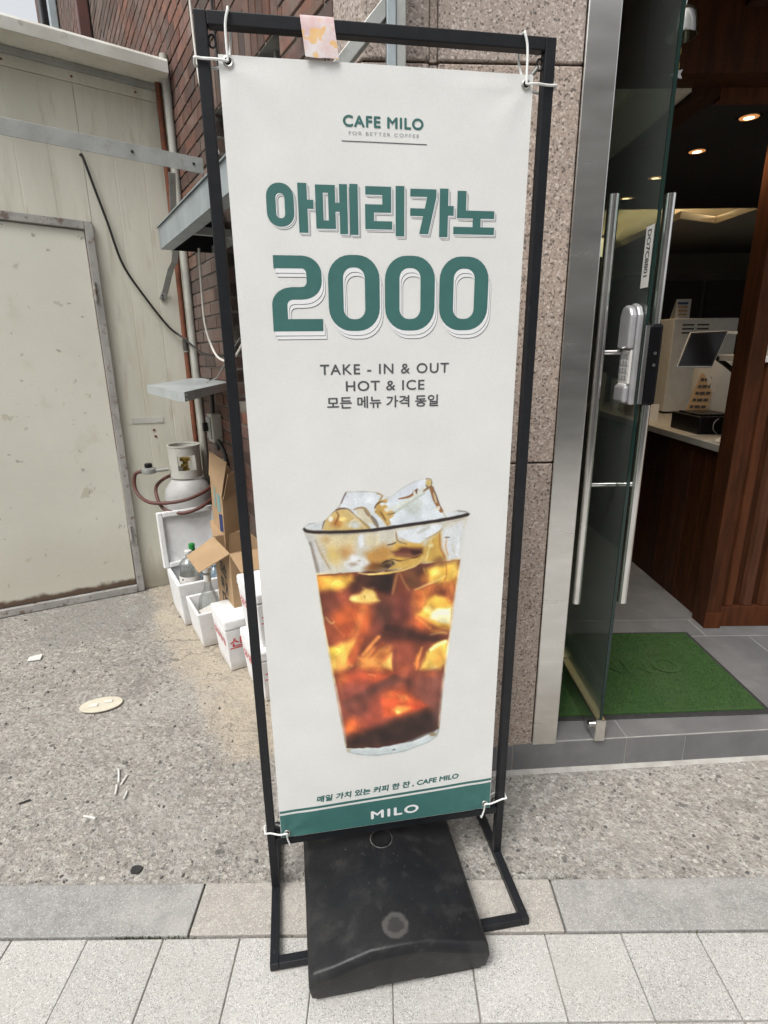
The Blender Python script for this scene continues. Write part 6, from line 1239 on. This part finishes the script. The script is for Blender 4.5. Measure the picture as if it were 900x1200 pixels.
# ---- eyelets, cable ties and their springs
names = {(-1, 1): 'top left', (1, 1): 'top right', (-1, -1): 'bottom left', (1, -1): 'bottom right'}
def loc2world(p): v = Vector(p); v.rotate(Matrix.Rotation(FYAW, 3, 'Z')); return v + Vector(BS)
EY = {(-1, 1): (17, 1789), (1, 1): (585, 1783), (-1, -1): (17, 16), (1, -1): (583, 18)}
for key, (u, v) in EY.items():
    n_ = []
    ring_ = MB(); c = Vector(BP(u, v, .6))
    ring_.tube([(c.x + .0075 * math.cos(a), c.y - .0006, c.z + .0075 * math.sin(a)) for a in [i * PI / 10 for i in range(20)]], .0022, 8, closed=True)
    e = ring_.build('eyelet', 'eyelet', bn, smooth=True)
    MB().lathe([(.001, -.0004), (.006, -.0004)], 16, tuple(c), axis='Y', cap=False).build('eyelet_hole', 'dark_opening', bn)
    sx, sz = key
    where = {(-1, 1): 'by the wrapper strip side', }
    uh = sx * h; vt = (H_ if sz > 0 else .178)
    cy = c.y - .003
    # tie round the post
    yb, yf = Lp(0, c.z, d0 - .003)[1], Lp(0, c.z, d1 + .004)[1]
    lp = [(c.x, cy, c.z), (c.x + sx * .02, cy - .002, c.z + .001), (uh - sx * T_ * .5, yf, c.z + .003), (uh + sx * .002, yf, c.z + .004), (uh + sx * .004, yf + .006, c.z + .004), (uh + sx * .004, yb, c.z + .002), (uh - sx * (T_ + .004), yb, c.z), (c.x, cy + .012, c.z)]
    t = MB().tube([loc2world(p) for p in smooth_path(lp, 5)], .0024, 8).build('cable_tie', 'tie', smooth=True)
    tag(t, 'white cable tie from the %s eyelet round the side post' % names[key], 'cable tie', 'cable ties holding the banner')
    hd_ = loc2world((c.x + sx * .016, cy - .004, c.z - .004)); 
    vt0, vt1 = (H_ - T_ - .003, H_ + .003) if sz > 0 else (.178 - .003, .178 + T_ + .003)
    zo, zi = (vt1, vt0) if sz > 0 else (vt0, vt1)
    lp = [(c.x, cy, c.z), (c.x - sx * .004 * 0, Lp(0, zi, d1 + .006)[1], zi), (c.x - sx * .006, Lp(0, zo, d1 + .005)[1], zo - sz * .004), (c.x - sx * .006, Lp(0, zo, d1)[1], zo), (c.x - sx * .006, Lp(0, zo, d0 - .003)[1], zo), (c.x - sx * .006, Lp(0, zi, d0 - .004)[1], zi), (c.x - sx * .001, cy + .012, c.z)]
    t = MB().tube([loc2world(p) for p in smooth_path(lp, 5)], .0024, 8).build('cable_tie', 'tie', smooth=True)
    tag(t, 'white cable tie from the %s eyelet round the %s crossbar' % (names[key], 'upper' if sz > 0 else 'lower'), 'cable tie', 'cable ties holding the banner')
# spring hook at the upper right corner
p0 = Vector(Lp(h - T_ - .006, H_ - T_ - .02, 0)); p1 = Vector(BP(*EY[(1, 1)], .6)) + Vector((0, .004, .004))
hx = []
for i in range(97):
    f = i / 96; c = p0.lerp(p1, .15 + .7 * f); a = f * 24 * PI; ax = (p1 - p0).normalized(); e1 = ax.cross(Vector((0, 1, 0))).normalized(); e2 = ax.cross(e1); hx.append(c + (e1 * math.cos(a) + e2 * math.sin(a)) * .004)
t = MB().tube([loc2world(q) for q in [p0, p0.lerp(p1, .1)] + hx + [p0.lerp(p1, .9), p1]], .0011, 6).build('tension_spring', 'eyelet', smooth=True)
tag(t, 'small steel tension spring at the top right corner of the banner', 'spring')
# wrapper hung over the top bar
zt_ = H_ + .0008; lp = []
def Lw(u, v, d): return loc2world(Lp(u, v, d))
prof = [(d1 + .012, 2.012), (d1 + .010, 2.03), (d1 + .004, 2.06), (d1 + .0025, H_ - .002), (d1, zt_ + .001), (d0, zt_ + .001), (d0 - .002, H_ - .002), (d0 - .003, 2.03)]
B = MB(); vs = []
for lf in (0, .0006):
    for (d, v) in prof:
        for i in range(6):
            u = -.155 + .061 * i / 5; wv_ = .0015 * math.sin(i * 1.9 + v * 60) if v < 2.05 else 0
            dd = d + (lf if d > 0 else -lf) + (wv_ if d > 0 else 0); v2 = v + (lf if v > H_ else 0)
            vs.append(Lw(u + (.006 * (H_ - v) / .06 if d > 0 else 0), v2, dd))
n = len(prof); f = []
for k in range(2):
    for j in range(n - 1):
        for i in range(5):
            a = k * n * 6 + j * 6 + i; f.append((a, a + 1, a + 7, a + 6))
B.add(vs, f); t = B.build('wrapper_strip', 'wrap', smooth=True); tag(t, 'shiny pink and orange wrapper strip hung over the top bar', 'wrapper')
